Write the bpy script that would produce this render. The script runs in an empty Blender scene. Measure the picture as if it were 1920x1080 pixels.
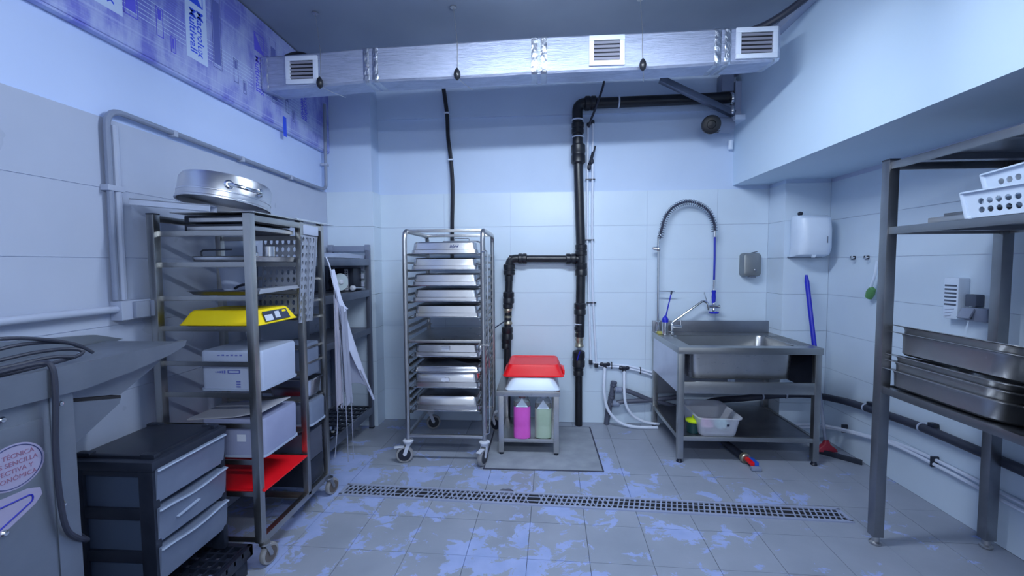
import bpy, bmesh, math, random
from mathutils import Vector, Matrix
random.seed(7)
SC = bpy.context.scene
COL = SC.collection

# ------------------------------------------------------------------ camera, world, lamps, exposure
YAW, PITCH, ROLL, FPX, CAMH = 0.06363, 0.05527, -0.005544, 812.0, 1.45
def make_camera():
    cy, sy, cp, sp = math.cos(YAW), math.sin(YAW), math.cos(PITCH), math.sin(PITCH)
    f = Vector((-sy*cp, cy*cp, -sp)); r = Vector((cy, sy, 0)); u = r.cross(f)
    cr, sr = math.cos(ROLL), math.sin(ROLL)
    r2 = cr*r + sr*u; u2 = -sr*r + cr*u
    cam = bpy.data.cameras.new('camera'); o = bpy.data.objects.new('camera', cam); COL.objects.link(o)
    m = Matrix((r2, u2, -f)).transposed().to_4x4(); m.translation = Vector((0, 0, CAMH))
    o.matrix_world = m
    cam.sensor_width = 36; cam.lens = FPX/1920*36; cam.clip_start = 0.05
    SC.camera = o
make_camera()
w = bpy.data.worlds.new('world'); SC.world = w; w.use_nodes = True
bg = w.node_tree.nodes['Background']; bg.inputs[0].default_value = (0.66, 0.78, 1.0, 1); bg.inputs[1].default_value = 0.85
SC.view_settings.view_transform = 'Standard'; SC.view_settings.look = 'None'
SC.view_settings.gamma = 1; SC.view_settings.use_curve_mapping = False
SC.view_settings.exposure = 0.0
LAMP_POWER = 150.0
LAMP_COL = (0.76, 0.87, 1.0, 1)
LAMPS = [(0.13, 2.0, 2.79, 1.4, 0.05), (0.25, -0.6, 2.60, 1.2, 0.05)]     # x, y, z, length in x, width in y; both out of the frame, the second added for fill

# ------------------------------------------------------------------ materials
def nmat(name, col, rough=0.5, metal=0.0, **kw):
    m = bpy.data.materials.new(name); m.use_nodes = True
    nt = m.node_tree; b = nt.nodes['Principled BSDF']
    b.inputs['Base Color'].default_value = (*col, 1); b.inputs['Roughness'].default_value = rough; b.inputs['Metallic'].default_value = metal
    for k, v in kw.items():
        b.inputs[k.replace('_', ' ')].default_value = v
    return m
def pos(nt, scale=(1, 1, 1)):
    g = nt.nodes.new('ShaderNodeNewGeometry'); mp = nt.nodes.new('ShaderNodeMapping'); mp.inputs['Scale'].default_value = scale
    nt.links.new(g.outputs['Position'], mp.inputs['Vector']); return mp.outputs['Vector']
def noise(nt, vec, scale, detail=3, rough=0.5, dist=0.0):
    n = nt.nodes.new('ShaderNodeTexNoise'); n.inputs['Scale'].default_value = scale; n.inputs['Detail'].default_value = detail
    n.inputs['Roughness'].default_value = rough; n.inputs['Distortion'].default_value = dist
    nt.links.new(vec, n.inputs['Vector']); return n.outputs['Fac']
def ramp(nt, fac, stops):
    r = nt.nodes.new('ShaderNodeValToRGB'); e = r.color_ramp.elements
    while len(e) < len(stops): e.new(0.5)
    for i, (p, c) in enumerate(stops):
        e[i].position = p; e[i].color = (*c, 1) if len(c) == 3 else c
    nt.links.new(fac, r.inputs['Fac']); return r.outputs['Color']
def mixc(nt, fac, a, b):
    m = nt.nodes.new('ShaderNodeMix'); m.data_type = 'RGBA'
    for s, v in ((0, fac), (6, a), (7, b)):
        if hasattr(v, 'is_linked'): nt.links.new(v, m.inputs[s])
        else: m.inputs[s].default_value = v if s == 0 else (*v, 1)
    return m.outputs[2]
def math_n(nt, op, a, b=0.0):
    m = nt.nodes.new('ShaderNodeMath'); m.operation = op
    for i, v in enumerate((a, b)):
        if hasattr(v, 'is_linked'): nt.links.new(v, m.inputs[i])
        else: m.inputs[i].default_value = v
    return m.outputs[0]
def bsdf(m): return m.node_tree.nodes['Principled BSDF']
def bump(m, h, strength, dist=0.01):
    nt = m.node_tree; b = nt.nodes.new('ShaderNodeBump'); b.inputs['Strength'].default_value = strength; b.inputs['Distance'].default_value = dist
    nt.links.new(h, b.inputs['Height']); nt.links.new(b.outputs[0], bsdf(m).inputs['Normal'])
def vary(m, col_a, col_b, scale=6, sc=(1, 1, 1), lo=0.3, hi=0.7, rough=None, detail=4):
    """colour wanders between two tones; optionally the roughness too"""
    nt = m.node_tree; f = noise(nt, pos(nt, sc), scale, detail)
    c = ramp(nt, f, [(lo, col_a), (hi, col_b)]); nt.links.new(c, bsdf(m).inputs['Base Color'])
    if rough:
        r = nt.nodes.new('ShaderNodeMapRange'); r.inputs[3].default_value = rough[0]; r.inputs[4].default_value = rough[1]
        nt.links.new(f, r.inputs[0]); nt.links.new(r.outputs[0], bsdf(m).inputs['Roughness'])
    return f
M = {}
M['plaster'] = nmat('plaster', (.66, .79, .9), .75); f = vary(M['plaster'], (.54, .655, .85), (.575, .69, .885), 2.5); bump(M['plaster'], noise(M['plaster'].node_tree, pos(M['plaster'].node_tree), 60, 4), .06)
M['beam_paint'] = nmat('beam_paint', (.62, .73, .92), .7); vary(M['beam_paint'], (.63, .79, .95), (.67, .82, .98), 2)
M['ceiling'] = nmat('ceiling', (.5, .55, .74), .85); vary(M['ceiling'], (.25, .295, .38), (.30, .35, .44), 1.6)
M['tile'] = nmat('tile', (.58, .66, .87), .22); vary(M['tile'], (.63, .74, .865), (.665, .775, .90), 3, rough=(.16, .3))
M['grout'] = nmat('grout', (.50, .56, .74), .9)
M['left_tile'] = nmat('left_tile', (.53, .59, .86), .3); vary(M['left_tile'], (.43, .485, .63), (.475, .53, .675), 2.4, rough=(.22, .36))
M['left_grout'] = nmat('left_grout', (.68, .74, .95), .8)
M['left_plaster'] = nmat('left_plaster', (.52, .6, .94), .7); vary(M['left_plaster'], (.555, .68, .985), (.585, .71, 1.0), 2)

def floor_material():
    m = nmat('worn_floor_paint', (.2, .2, .3), .55); nt = m.node_tree; P = pos(nt)
    warp = nt.nodes.new('ShaderNodeVectorMath'); warp.operation = 'MULTIPLY_ADD'
    nc = nt.nodes.new('ShaderNodeTexNoise'); nc.inputs['Scale'].default_value = 7; nc.inputs['Detail'].default_value = 4
    nt.links.new(P, nc.inputs['Vector']); nt.links.new(nc.outputs['Color'], warp.inputs[0]); warp.inputs[1].default_value = (.16, .10, 0); nt.links.new(P, warp.inputs[2])
    Wp = warp.outputs[0]
    big = noise(nt, Wp, 4.6, 8, .7, .45)
    # where the paint is worn most: middle of the floor, little by the right wall
    sx = nt.nodes.new('ShaderNodeSeparateXYZ'); nt.links.new(P, sx.inputs[0])
    reg = noise(nt, P, .9, 1)
    right = nt.nodes.new('ShaderNodeMapRange'); right.inputs[1].default_value = .75; right.inputs[2].default_value = 1.3; right.inputs[3].default_value = 0; right.inputs[4].default_value = -.085
    nt.links.new(sx.outputs[0], right.inputs[0])
    back = nt.nodes.new('ShaderNodeMapRange'); back.inputs[1].default_value = 3.0; back.inputs[2].default_value = 3.3; back.inputs[3].default_value = 0; back.inputs[4].default_value = -.07
    nt.links.new(sx.outputs[1], back.inputs[0])
    s = math_n(nt, 'ADD', big, math_n(nt, 'MULTIPLY', math_n(nt, 'SUBTRACT', reg, .5), .35))
    s = math_n(nt, 'ADD', math_n(nt, 'ADD', s, right.outputs[0]), back.outputs[0])
    mask = ramp(nt, s, [(.508, (0, 0, 0)), (.526, (1, 1, 1))])
    gray = ramp(nt, noise(nt, P, 3.5, 5), [(.3, (.275, .31, .385)), (.7, (.335, .37, .455))])
    lil = ramp(nt, noise(nt, P, 9, 5), [(.3, (.31, .395, .68)), (.7, (.38, .465, .77))])
    col = mixc(nt, mask, gray, lil)
    spk = ramp(nt, noise(nt, P, 38, 3), [(.72, (0, 0, 0)), (.76, (1, 1, 1))])
    col = mixc(nt, math_n(nt, 'MULTIPLY', spk, .45), col, (.42, .46, .74))
    nt.links.new(col, bsdf(m).inputs['Base Color'])
    r = ramp(nt, mask, [(0, (.42,)*3), (1, (.62,)*3)]); nt.links.new(r, bsdf(m).inputs['Roughness'])
    bump(m, math_n(nt, 'ADD', math_n(nt, 'MULTIPLY', mask, -.5), math_n(nt, 'MULTIPLY', noise(nt, P, 45, 3), .5)), .12, .004)
    return m
M['floor'] = floor_material()
M['drain_bar'] = nmat('drain_bar', (.40, .45, .62), .5, .3)
M['floor_joint'] = nmat('floor_joint', (.05, .055, .09), .9)
M['concrete'] = nmat('concrete', (.28, .31, .36), .8); vary(M['concrete'], (.235, .265, .315), (.33, .36, .42), 7, detail=7)

def steel(name, a, b, rough, sc=(1, 1, 1), scale=5, metal=1.0):
    m = nmat(name, a, .3, metal); nt = m.node_tree
    f = noise(nt, pos(nt, sc), scale, 5); nt.links.new(ramp(nt, f, [(.3, a), (.7, b)]), bsdf(m).inputs['Base Color'])
    g = noise(nt, pos(nt, (sc[0]*6, sc[1]*6, sc[2]*60)), 4, 2)
    r = nt.nodes.new('ShaderNodeMapRange'); r.inputs[3].default_value = rough[0]; r.inputs[4].default_value = rough[1]; nt.links.new(g, r.inputs[0]); nt.links.new(r.outputs[0], bsdf(m).inputs['Roughness'])
    return m
M['steel'] = steel('steel', (.54, .535, .53), (.64, .635, .63), (.22, .4))
M['steel_tube'] = steel('steel_tube', (.45, .45, .46), (.56, .56, .57), (.25, .42))
M['steel_dark'] = steel('steel_dark', (.26, .275, .32), (.34, .355, .40), (.3, .45))
M['steel_pan'] = steel('steel_pan', (.62, .62, .64), (.74, .74, .76), (.16, .3))
M['sink_steel'] = steel('sink_steel', (.38, .385, .385), (.46, .465, .465), (.24, .4))
M['side_steel'] = steel('side_steel', (.62, .62, .70), (.70, .70, .78), (.3, .42))
M['trolley_steel'] = steel('trolley_steel', (.40, .40, .395), (.50, .50, .49), (.26, .4))
M['rack_steel'] = steel('rack_steel', (.24, .25, .27), (.33, .34, .36), (.28, .45))
M['unit_grey'] = steel('unit_grey', (.17, .195, .26), (.23, .255, .33), (.35, .5), metal=.75)
M['machine_grey'] = steel('machine_grey', (.21, .24, .30), (.26, .295, .36), (.36, .5), metal=.7)
M['aluminium'] = steel('aluminium', (.72, .74, .80), (.82, .84, .9), (.25, .4))
M['white_alu'] = nmat('white_alu', (.66, .72, .86), .4, .1)
M['pot_alu'] = steel('pot_alu', (.55, .56, .60), (.72, .73, .78), (.28, .42), scale=4)
M['chrome'] = nmat('chrome', (.75, .77, .8), .12, 1.0)
M['brass'] = nmat('brass', (.45, .42, .38), .4, .9); vary(M['brass'], (.30, .28, .22), (.58, .54, .42), 40)
def foil():
    m = nmat('foil', (.6, .64, .72), .5, .7); nt = m.node_tree
    n1 = noise(nt, pos(nt, (.5, 1, 5)), 16, 6, .65, .8); n2 = noise(nt, pos(nt, (.35, 1, 8)), 60, 3)
    bump(m, math_n(nt, 'ADD', n1, math_n(nt, 'MULTIPLY', n2, .5)), .55, .008)
    nt.links.new(ramp(nt, n1, [(.3, (.38, .43, .58)), (.7, (.55, .60, .76))]), bsdf(m).inputs['Base Color'])
    return m
M['foil'] = foil()
M['foil_tape'] = nmat('foil_tape', (.62, .66, .75), .34, 1.0); bump(M['foil_tape'], noise(M['foil_tape'].node_tree, pos(M['foil_tape'].node_tree, (1, 1, .6)), 45, 4), .9, .012)
M['vent_white'] = nmat('vent_white', (.72, .77, .88), .45)
M['dark_void'] = nmat('dark_void', (.012, .013, .02), .9)
M['slat'] = nmat('slat', (.34, .34, .42), .4)
M['black'] = nmat('black_plastic', (.012, .016, .032), .42); vary(M['black'], (.010, .014, .028), (.02, .026, .046), 8)
M['black_pipe'] = nmat('black_pipe', (.010, .011, .016), .35); vary(M['black_pipe'], (.008, .009, .014), (.016, .018, .026), 14)
M['hose'] = nmat('hose_rubber', (.03, .035, .06), .5)
M['grey_pvc'] = nmat('grey_pvc', (.085, .095, .14), .42)
M['conduit'] = nmat('conduit_grey', (.24, .28, .39), .4)
M['conduit_light'] = nmat('conduit_light', (.42, .47, .61), .4)
M['white_pipe'] = nmat('white_pipe', (.72, .78, .92), .35)
M['white'] = nmat('white_plastic', (.70, .80, .95), .32); vary(M['white'], (.68, .78, .93), (.73, .83, .97), 6)
M['white_box'] = nmat('white_card', (.42, .48, .64), .5); vary(M['white_box'], (.40, .46, .62), (.45, .51, .67), 5)
M['lilac_box'] = nmat('frosted_box', (.31, .34, .51), .42); vary(M['lilac_box'], (.28, .31, .48), (.34, .37, .55), 5)
M['frosted'] = nmat('frosted_drawer', (.22, .27, .39), .38, Transmission_Weight=.25); vary(M['frosted'], (.19, .24, .36), (.25, .30, .43), 7)
M['frosted_edge'] = nmat('frosted_edge', (.40, .47, .62), .35)
M['frost_dark'] = nmat('frosted_side', (.055, .08, .14), .4)
M['beige'] = nmat('beige_sheet', (.50, .50, .56), .7)
M['cloth'] = nmat('apron_cloth', (.29, .31, .41), .9); bump(M['cloth'], noise(M['cloth'].node_tree, pos(M['cloth'].node_tree), 250, 2), .15, .002)
M['cloth_white'] = nmat('apron_white', (.66, .70, .88), .85)
M['cloth_pink'] = nmat('apron_warm', (.36, .35, .44), .9)
M['yellow'] = nmat('yellow_plastic', (1, .74, .002), .6); vary(M['yellow'], (.98, .71, .002), (1.0, .77, .003), 6)
M['red'] = nmat('red_plastic', (.86, .006, .012), .38); vary(M['red'], (.80, .005, .012), (.90, .008, .016), 5)
M['red_dull'] = nmat('red_dull', (.30, .012, .035), .5)
M['blue'] = nmat('blue_plastic', (.012, .02, .50), .38)
M['blue_hose'] = nmat('blue_hose', (.016, .03, .42), .35)
M['coil'] = nmat('coil_steel', (.22, .25, .32), .25, 1.0)
M['navy'] = nmat('navy_label', (.03, .04, .085), .5)
M['magenta'] = nmat('magenta_liquid', (.78, .12, .60), .25); vary(M['magenta'], (.74, .11, .56), (.82, .14, .66), 8)
M['pale_green'] = nmat('pale_green_liquid', (.40, .52, .38), .3); vary(M['pale_green'], (.37, .49, .35), (.44, .55, .43), 8)
M['jug'] = nmat('frosted_jug', (.8, .83, .88), .18, Transmission_Weight=.85, IOR=1.15)
M['paper_label'] = nmat('paper_label', (.66, .69, .80), .7)
M['lime'] = nmat('lime_lid', (.60, .80, .01), .4)
M['jar_green'] = nmat('dark_green_jar', (.01, .045, .05), .3)
M['green'] = nmat('green_plastic', (.10, .28, .10), .5)
M['sponge'] = nmat('sponge', (.45, .42, .12), .9)
M['pink_sponge'] = nmat('pink_cloth', (.80, .38, .55), .8)
M['mint_sponge'] = nmat('mint_cloth', (.45, .75, .74), .8)
M['tyre'] = nmat('tyre_grey', (.30, .30, .31), .6)
M['caster_black'] = nmat('caster_black', (.012, .015, .03), .35)
M['caster_white'] = nmat('caster_white', (.6, .63, .72), .4)
M['rust'] = nmat('caster_brown', (.12, .10, .09), .5)
M['print_blue'] = nmat('print_blue', (.035, .10, .82), .5)
M['print_violet'] = nmat('print_violet', (.13, .12, .80), .5)
M['print_dark'] = nmat('print_dark', (.14, .17, .50), .5)
M['print_white'] = nmat('print_white', (.62, .74, 1.0), .5)
M['text_red'] = nmat('text_red', (.28, .13, .22), .6)
M['sticker'] = nmat('sticker', (.34, .32, .48), .5)
M['sticker_line'] = nmat('sticker_line', (.03, .045, .16), .5)
M['sticker_blue'] = nmat('sticker_blue', (.012, .016, .36), .5)
M['socket'] = nmat('socket_grey', (.27, .31, .42), .4)
M['socket_dark'] = nmat('socket_dark', (.08, .10, .15), .4)
def sheet_material():
    m = nmat('multiwall_film', (.3, .35, .8), .3); nt = m.node_tree
    # film over clear ribs: pale blue with faded violet print blocks that run down the sheet
    blotch = noise(nt, pos(nt, (1, 3.2, 1.5)), 2.6, 4, .55)
    fine = noise(nt, pos(nt, (1, 22, 5)), 3.0, 4, .7)
    s = math_n(nt, 'ADD', math_n(nt, 'MULTIPLY', blotch, .75), math_n(nt, 'MULTIPLY', fine, .25))
    col = ramp(nt, s, [(.40, (.46, .53, .86)), (.50, (.36, .41, .80)), (.60, (.20, .22, .70))])
    lines = noise(nt, pos(nt, (1, .35, 60)), 1.0, 2)
    col = mixc(nt, math_n(nt, 'MULTIPLY', ramp(nt, lines, [(.58, (0, 0, 0)), (.66, (1, 1, 1))]), .35), col, (.62, .70, .98))
    nt.links.new(col, bsdf(m).inputs['Base Color'])
    wv = nt.nodes.new('ShaderNodeTexWave'); wv.bands_direction = 'Z'; wv.inputs['Scale'].default_value = 24; nt.links.new(pos(nt), wv.inputs['Vector'])
    bump(m, wv.outputs['Fac'], .25, .004)
    return m
M['sheet'] = sheet_material()
M['lamp'] = nmat('lamp_diffuser', (1, 1, 1), .5); bsdf(M['lamp']).inputs['Emission Color'].default_value = LAMP_COL; bsdf(M['lamp']).inputs['Emission Strength'].default_value = LAMP_POWER

# ------------------------------------------------------------------ mesh helpers
def spl(pts, n=8):
    """Catmull-Rom through the points"""
    P = [Vector(p) for p in pts]; Q = [2*P[0]-P[1]] + P + [2*P[-1]-P[-2]]; out = []
    for i in range(1, len(Q)-2):
        a, b, c, d = Q[i-1:i+3]
        for k in range(n):
            t = k/n
            out.append(.5*((2*b) + (c-a)*t + (2*a-5*b+4*c-d)*t*t + (3*b-a-3*c+d)*t**3))
    out.append(P[-1]); return out
def fillet(pts, r, n=5):
    """polyline with rounded corners"""
    P = [Vector(p) for p in pts]; out = [P[0]]
    for a, b, c in zip(P, P[1:], P[2:]):
        u = (a-b); v = (c-b); d = min(r, u.length*.49, v.length*.49); s = b+u.normalized()*d; e = b+v.normalized()*d
        for k in range(n+1):
            t = k/n; out.append((1-t)**2*s + 2*t*(1-t)*b + t*t*e)
    out.append(P[-1]); return out
def rrect(w, d, r, n=4, cx=0, cy=0):
    out = []; r = min(r, w/2-1e-4, d/2-1e-4)
    for sx, sy, a0 in ((1, 1, 0), (-1, 1, 90), (-1, -1, 180), (1, -1, 270)):
        for k in range(n+1):
            a = math.radians(a0+90*k/n); out.append((cx+sx*(w/2-r)+r*math.cos(a), cy+sy*(d/2-r)+r*math.sin(a)))
    return out
class MB:
    def __init__(s): s.v = []; s.f = []
    def add(s, vs, fs):
        o = len(s.v); s.v += [Vector(v) for v in vs]; s.f += [tuple(i+o for i in f) for f in fs]; return s
    def bm(s, b):
        b.verts.index_update(); s.add([v.co.copy() for v in b.verts], [[v.index for v in f.verts] for f in b.faces]); b.free()
    def box(s, x0, x1, y0, y1, z0, z1, bev=0, mat=None, seg=2):
        vs = [(x, y, z) for x in (x0, x1) for y in (y0, y1) for z in (z0, z1)]
        fs = [(0, 1, 3, 2), (4, 6, 7, 5), (0, 4, 5, 1), (2, 3, 7, 6), (0, 2, 6, 4), (1, 5, 7, 3)]
        if bev:
            b = bmesh.new(); V = [b.verts.new(v) for v in vs]
            for f in fs: b.faces.new([V[i] for i in f])
            bmesh.ops.bevel(b, geom=b.edges[:], offset=bev, segments=seg, profile=.6, affect='EDGES')
            b.verts.index_update(); vs = [v.co.copy() for v in b.verts]; fs = [[v.index for v in f.verts] for f in b.faces]; b.free()
        if mat is not None: vs = [mat @ Vector(v) for v in vs]
        return s.add(vs, fs)
    def bar(s, p, q, w, h, up=(0, 0, 1), bev=0):
        p, q = Vector(p), Vector(q); z = (q-p); L = z.length; z.normalize(); u = Vector(up)
        if abs(z.dot(u)) > .99: u = Vector((0, 1, 0))
        x = u.cross(z).normalized(); y = z.cross(x)
        m = Matrix((x, y, z)).transposed().to_4x4(); m.translation = p
        return s.box(-w/2, w/2, -h/2, h/2, 0, L, bev, m)
    def tube(s, pts, r, seg=10, closed=False):
        P = [Vector(p) for p in pts]; n = len(P); R = r if isinstance(r, (list, tuple)) else [r]*n
        T = []
        for i in range(n):
            a = P[i-1] if (i or closed) else P[0]; b = P[(i+1) % n] if (i < n-1 or closed) else P[-1]
            T.append((b-a).normalized())
        u = T[0].cross(Vector((0, 0, 1)))
        if u.length < .05: u = T[0].cross(Vector((1, 0, 0)))
        u.normalize(); vs = []
        for i in range(n):
            u = (u - T[i]*u.dot(T[i])).normalized(); v = T[i].cross(u)
            for k in range(seg):
                a = 2*math.pi*k/seg; vs.append(P[i]+(u*math.cos(a)+v*math.sin(a))*R[i])
        fs = []; m = n if closed else n-1
        for i in range(m):
            j = (i+1) % n
            for k in range(seg):
                l = (k+1) % seg; fs.append((i*seg+k, i*seg+l, j*seg+l, j*seg+k))
        if not closed: fs += [tuple(range(seg))[::-1], tuple((n-1)*seg+k for k in range(seg))]
        return s.add(vs, fs)
    def cyl(s, p, q, r, seg=16): return s.tube([p, q], r, seg)
    def lathe(s, prof, c=(0, 0, 0), axis=(0, 0, 1), seg=24):
        z = Vector(axis).normalized(); x = z.cross(Vector((0, 1, 0)))
        if x.length < .05: x = z.cross(Vector((1, 0, 0)))
        x.normalize(); y = z.cross(x); c = Vector(c); vs = []; fs = []
        for r, h in prof:
            for k in range(seg):
                a = 2*math.pi*k/seg; vs.append(c+z*h+(x*math.cos(a)+y*math.sin(a))*max(r, 1e-5))
        for i in range(len(prof)-1):
            for k in range(seg):
                l = (k+1) % seg; fs.append((i*seg+k, i*seg+l, (i+1)*seg+l, (i+1)*seg+k))
        fs += [tuple(range(seg))[::-1], tuple((len(prof)-1)*seg+k for k in range(seg))]
        return s.add(vs, fs)
    def loft(s, rings, cap0=True, cap1=True):
        n = len(rings[0]); vs = [Vector(p) for r in rings for p in r]; fs = []
        for i in range(len(rings)-1):
            for k in range(n):
                l = (k+1) % n; fs.append((i*n+k, i*n+l, (i+1)*n+l, (i+1)*n+k))
        if cap0: fs.append(tuple(range(n))[::-1])
        if cap1: fs.append(tuple((len(rings)-1)*n+k for k in range(n)))
        return s.add(vs, fs)
    def rr(s, levels, cx=0, cy=0, cap0=True, cap1=True, n=4):
        """stack of rounded rectangles: (z, width_x, depth_y, radius)"""
        return s.loft([[(x, y, z) for x, y in rrect(w, d, r, n, cx, cy)] for z, w, d, r in levels], cap0, cap1)
    def prism(s, poly, to3, a, b):
        """polygon in 2-D pushed from a to b; to3(u, v, t) gives the point"""
        n = len(poly); vs = [to3(u, v, a) for u, v in poly]+[to3(u, v, b) for u, v in poly]
        fs = [tuple(range(n))[::-1], tuple(range(n, 2*n))]+[(k, (k+1) % n, n+(k+1) % n, n+k) for k in range(n)]
        return s.add(vs, fs)
    def grid(s, rows):
        n = len(rows[0]); vs = [p for r in rows for p in r]
        return s.add(vs, [(i*n+k, i*n+k+1, (i+1)*n+k+1, (i+1)*n+k) for i in range(len(rows)-1) for k in range(n-1)])
    def perf(s, to3, u0, v0, nu, nv, cu, cv, hole, th, seg=8):
        """perforated plate: nu x nv cells of cu x cv, each with a hole (half sizes), thickness th"""
        hu, hv = hole
        for i in range(nu):
            for j in range(nv):
                ou, ov = u0+(i+.5)*cu, v0+(j+.5)*cv; out = []; inn = []
                for k in range(seg):
                    a = 2*math.pi*(k+.5)/seg; c, d = math.cos(a), math.sin(a); q = max(abs(c), abs(d))
                    out.append((ou+cu/2*c/q, ov+cv/2*d/q)); inn.append((ou+hu*c, ov+hv*d))
                # corners of the cell must be filled: use 4 corner points between the octagon samples
                cor = [(ou+cu/2, ov+cv/2), (ou-cu/2, ov+cv/2), (ou-cu/2, ov-cv/2), (ou+cu/2, ov-cv/2)]
                base = [to3(u, v, 0) for u, v in out+inn+cor]+[to3(u, v, th) for u, v in out+inn+cor]
                N = 2*seg+4; fs = []
                for k in range(seg):
                    l = (k+1) % seg
                    fs += [(k, l, seg+l, seg+k), (N+k, N+seg+k, N+seg+l, N+l), (seg+k, seg+l, N+seg+l, N+seg+k)]
                for ci, k in enumerate((0, 2, 4, 6)):
                    l = (k+1) % seg; fs += [(k, 2*seg+ci, l), (N+k, N+l, N+2*seg+ci)]
                s.add(base, fs)
        return s
    def xf(s, m): s.v = [m @ v for v in s.v]; return s
    def text(s, body, size, m, depth=.0006, align='CENTER', bold=0.0):
        c = bpy.data.curves.new('t', 'FONT'); c.body = body; c.size = size; c.extrude = depth/2; c.align_x = align; c.offset = bold; c.resolution_u = 3; c.space_character = 1.0
        o = bpy.data.objects.new('t', c); me = bpy.data.meshes.new_from_object(o)
        s.add([m @ v.co for v in me.vertices], [tuple(p.vertices) for p in me.polygons])
        bpy.data.objects.remove(o); bpy.data.curves.remove(c); bpy.data.meshes.remove(me); return s
    def build(s, name, mat, parent=None, label=None, cat=None, group=None, kind=None, smooth=True, loc=None, fixn=True):
        L = Vector((0, 0, 0)); q = parent
        while q is not None: L += q.location; q = q.parent
        if parent is None:
            if loc is None:
                xs = [v.x for v in s.v]; ys = [v.y for v in s.v]; zs = [v.z for v in s.v]
                loc = ((min(xs)+max(xs))/2, (min(ys)+max(ys))/2, min(zs))
            L = Vector(loc)
        me = bpy.data.meshes.new(name); me.from_pydata([v-L for v in s.v], [], s.f); me.validate()
        if fixn:
            b = bmesh.new(); b.from_mesh(me); bmesh.ops.recalc_face_normals(b, faces=b.faces); b.to_mesh(me); b.free()
        me.materials.append(M[mat] if isinstance(mat, str) else mat)
        if smooth: me.shade_smooth(); me.set_sharp_from_angle(angle=.62)
        o = bpy.data.objects.new(name, me); COL.objects.link(o)
        if parent is None: o.location = L
        else: o.parent = parent
        tag(o, label, cat, group, kind); return o
def tag(o, label=None, cat=None, group=None, kind=None):
    for k, v in (('label', label), ('category', cat), ('group', group), ('kind', kind)):
        if v: o[k] = v
    return o
def thing(name, label, cat, loc, group=None):
    o = bpy.data.objects.new(name, None); COL.objects.link(o); o.location = loc; o.empty_display_size = .05
    return tag(o, label, cat, group)
def copy_tree(o, parent=None):
    c = o.copy(); COL.objects.link(c)
    if parent is not None: c.parent = parent
    for ch in list(o.children): copy_tree(ch, c)
    return c
def place(mesh_obj, loc, parent, name=None):
    """another object that shares the mesh"""
    c = bpy.data.objects.new(name or mesh_obj.name.split('.')[0], mesh_obj.data); COL.objects.link(c); c.parent = parent; c.location = loc; return c
def B(*a, **k): return MB().box(*a, **k)
ID = Matrix.Identity(4)
def xz(y): return lambda u, v, t: Vector((u, y+t, v))      # panel facing the camera
def yz(x): return lambda u, v, t: Vector((x+t, u, v))      # panel facing the aisle

# ------------------------------------------------------------------ room
XL, XR, YB, ZC = -1.87, 2.34, 3.92, 3.08
TT = .009       # tile thickness
floor = B(-3.0, 3.2, -1.6, 4.2, -.12, -.012).build('floor', 'floor_joint', kind='structure', loc=(0, 0, 0), smooth=False)
def clip(poly, x0, x1, y0, y1):
    for ax, lim, sg in ((0, x0, 1), (0, x1, -1), (1, y0, 1), (1, y1, -1)):
        out = []
        for a, b in zip(poly, poly[1:]+poly[:1]):
            ia, ib = sg*(a[ax]-lim) >= 0, sg*(b[ax]-lim) >= 0
            if ia: out.append(a)
            if ia != ib:
                t = (lim-a[ax])/(b[ax]-a[ax]); out.append((a[0]+t*(b[0]-a[0]), a[1]+t*(b[1]-a[1])))
        poly = out
        if len(poly) < 3: return []
    return poly
ANG = -.028; GP = .305
def floor_tiles():
    c, s = math.cos(ANG), math.sin(ANG); full = None
    for i in range(-8, 10):
        for j in range(-4, 7):
            u0, v0, g = i*GP, j*GP, .0012
            q = [(u0+g, v0+g), (u0+GP-g, v0+g), (u0+GP-g, v0+GP-g), (u0+g, v0+GP-g)]
            P = [(-.055+u*c-v*s, 2.36+u*s+v*c) for u, v in q]
            K = clip(P, XL+.001, XR-.001, 1.15, YB-.001)
            if not K: continue
            area = abs(sum(a[0]*b[1]-b[0]*a[1] for a, b in zip(K, K[1:]+K[:1])))/2
            if area < 1e-4: continue
            dz = random.uniform(-.0006, .0006)
            if len(K) == 4 and area > (GP-.004)**2*.995 and full is not None:
                o = place(full, (K[0][0], K[0][1], dz), floor, 'tile')
            else:
                mb = MB().prism([(a[0]-K[0][0], a[1]-K[0][1]) for a in K], lambda u, v, t: Vector((u, v, t)), -.012, 0)
                o = mb.build('tile', 'floor', floor, smooth=False); o.location = (K[0][0], K[0][1], dz)
                if len(K) == 4 and area > (GP-.004)**2*.995: full = o
floor_tiles()
ZR = [0, .29, .59, .89, 1.19, 1.487, 1.787, 2.09]
def tile_wall(parent, mat, cells, axis, depth0, depth1):
    """cells: (a0, a1, z0, z1) rectangles along the wall; axis 'x' = wall faces the camera, 'y' = faces the aisle"""
    cache = {}; g = .0011
    for a0, a1, z0, z1 in cells:
        key = (round(a1-a0, 4), round(z1-z0, 4))
        if axis == 'x': lo = Vector((a0, min(depth0, depth1), z0))
        else: lo = Vector((min(depth0, depth1), a0, z0))
        rel = lo - parent.location
        if key in cache: place(cache[key], rel, parent, 'tile'); continue
        d = abs(depth1-depth0); mb = MB()
        if axis == 'x': mb.box(g, a1-a0-g, 0, d, g, z1-z0-g)
        else: mb.box(0, d, g, a1-a0-g, g, z1-z0-g)
        me_o = mb.build('tile', mat, None, smooth=False, loc=(0, 0, 0)); me_o.parent = parent; me_o.location = rel; cache[key] = me_o
def cells(a_edges, z_edges): return [(a0, a1, z0, z1) for a0, a1 in zip(a_edges, a_edges[1:]) for z0, z1 in zip(z_edges, z_edges[1:])]
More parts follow.
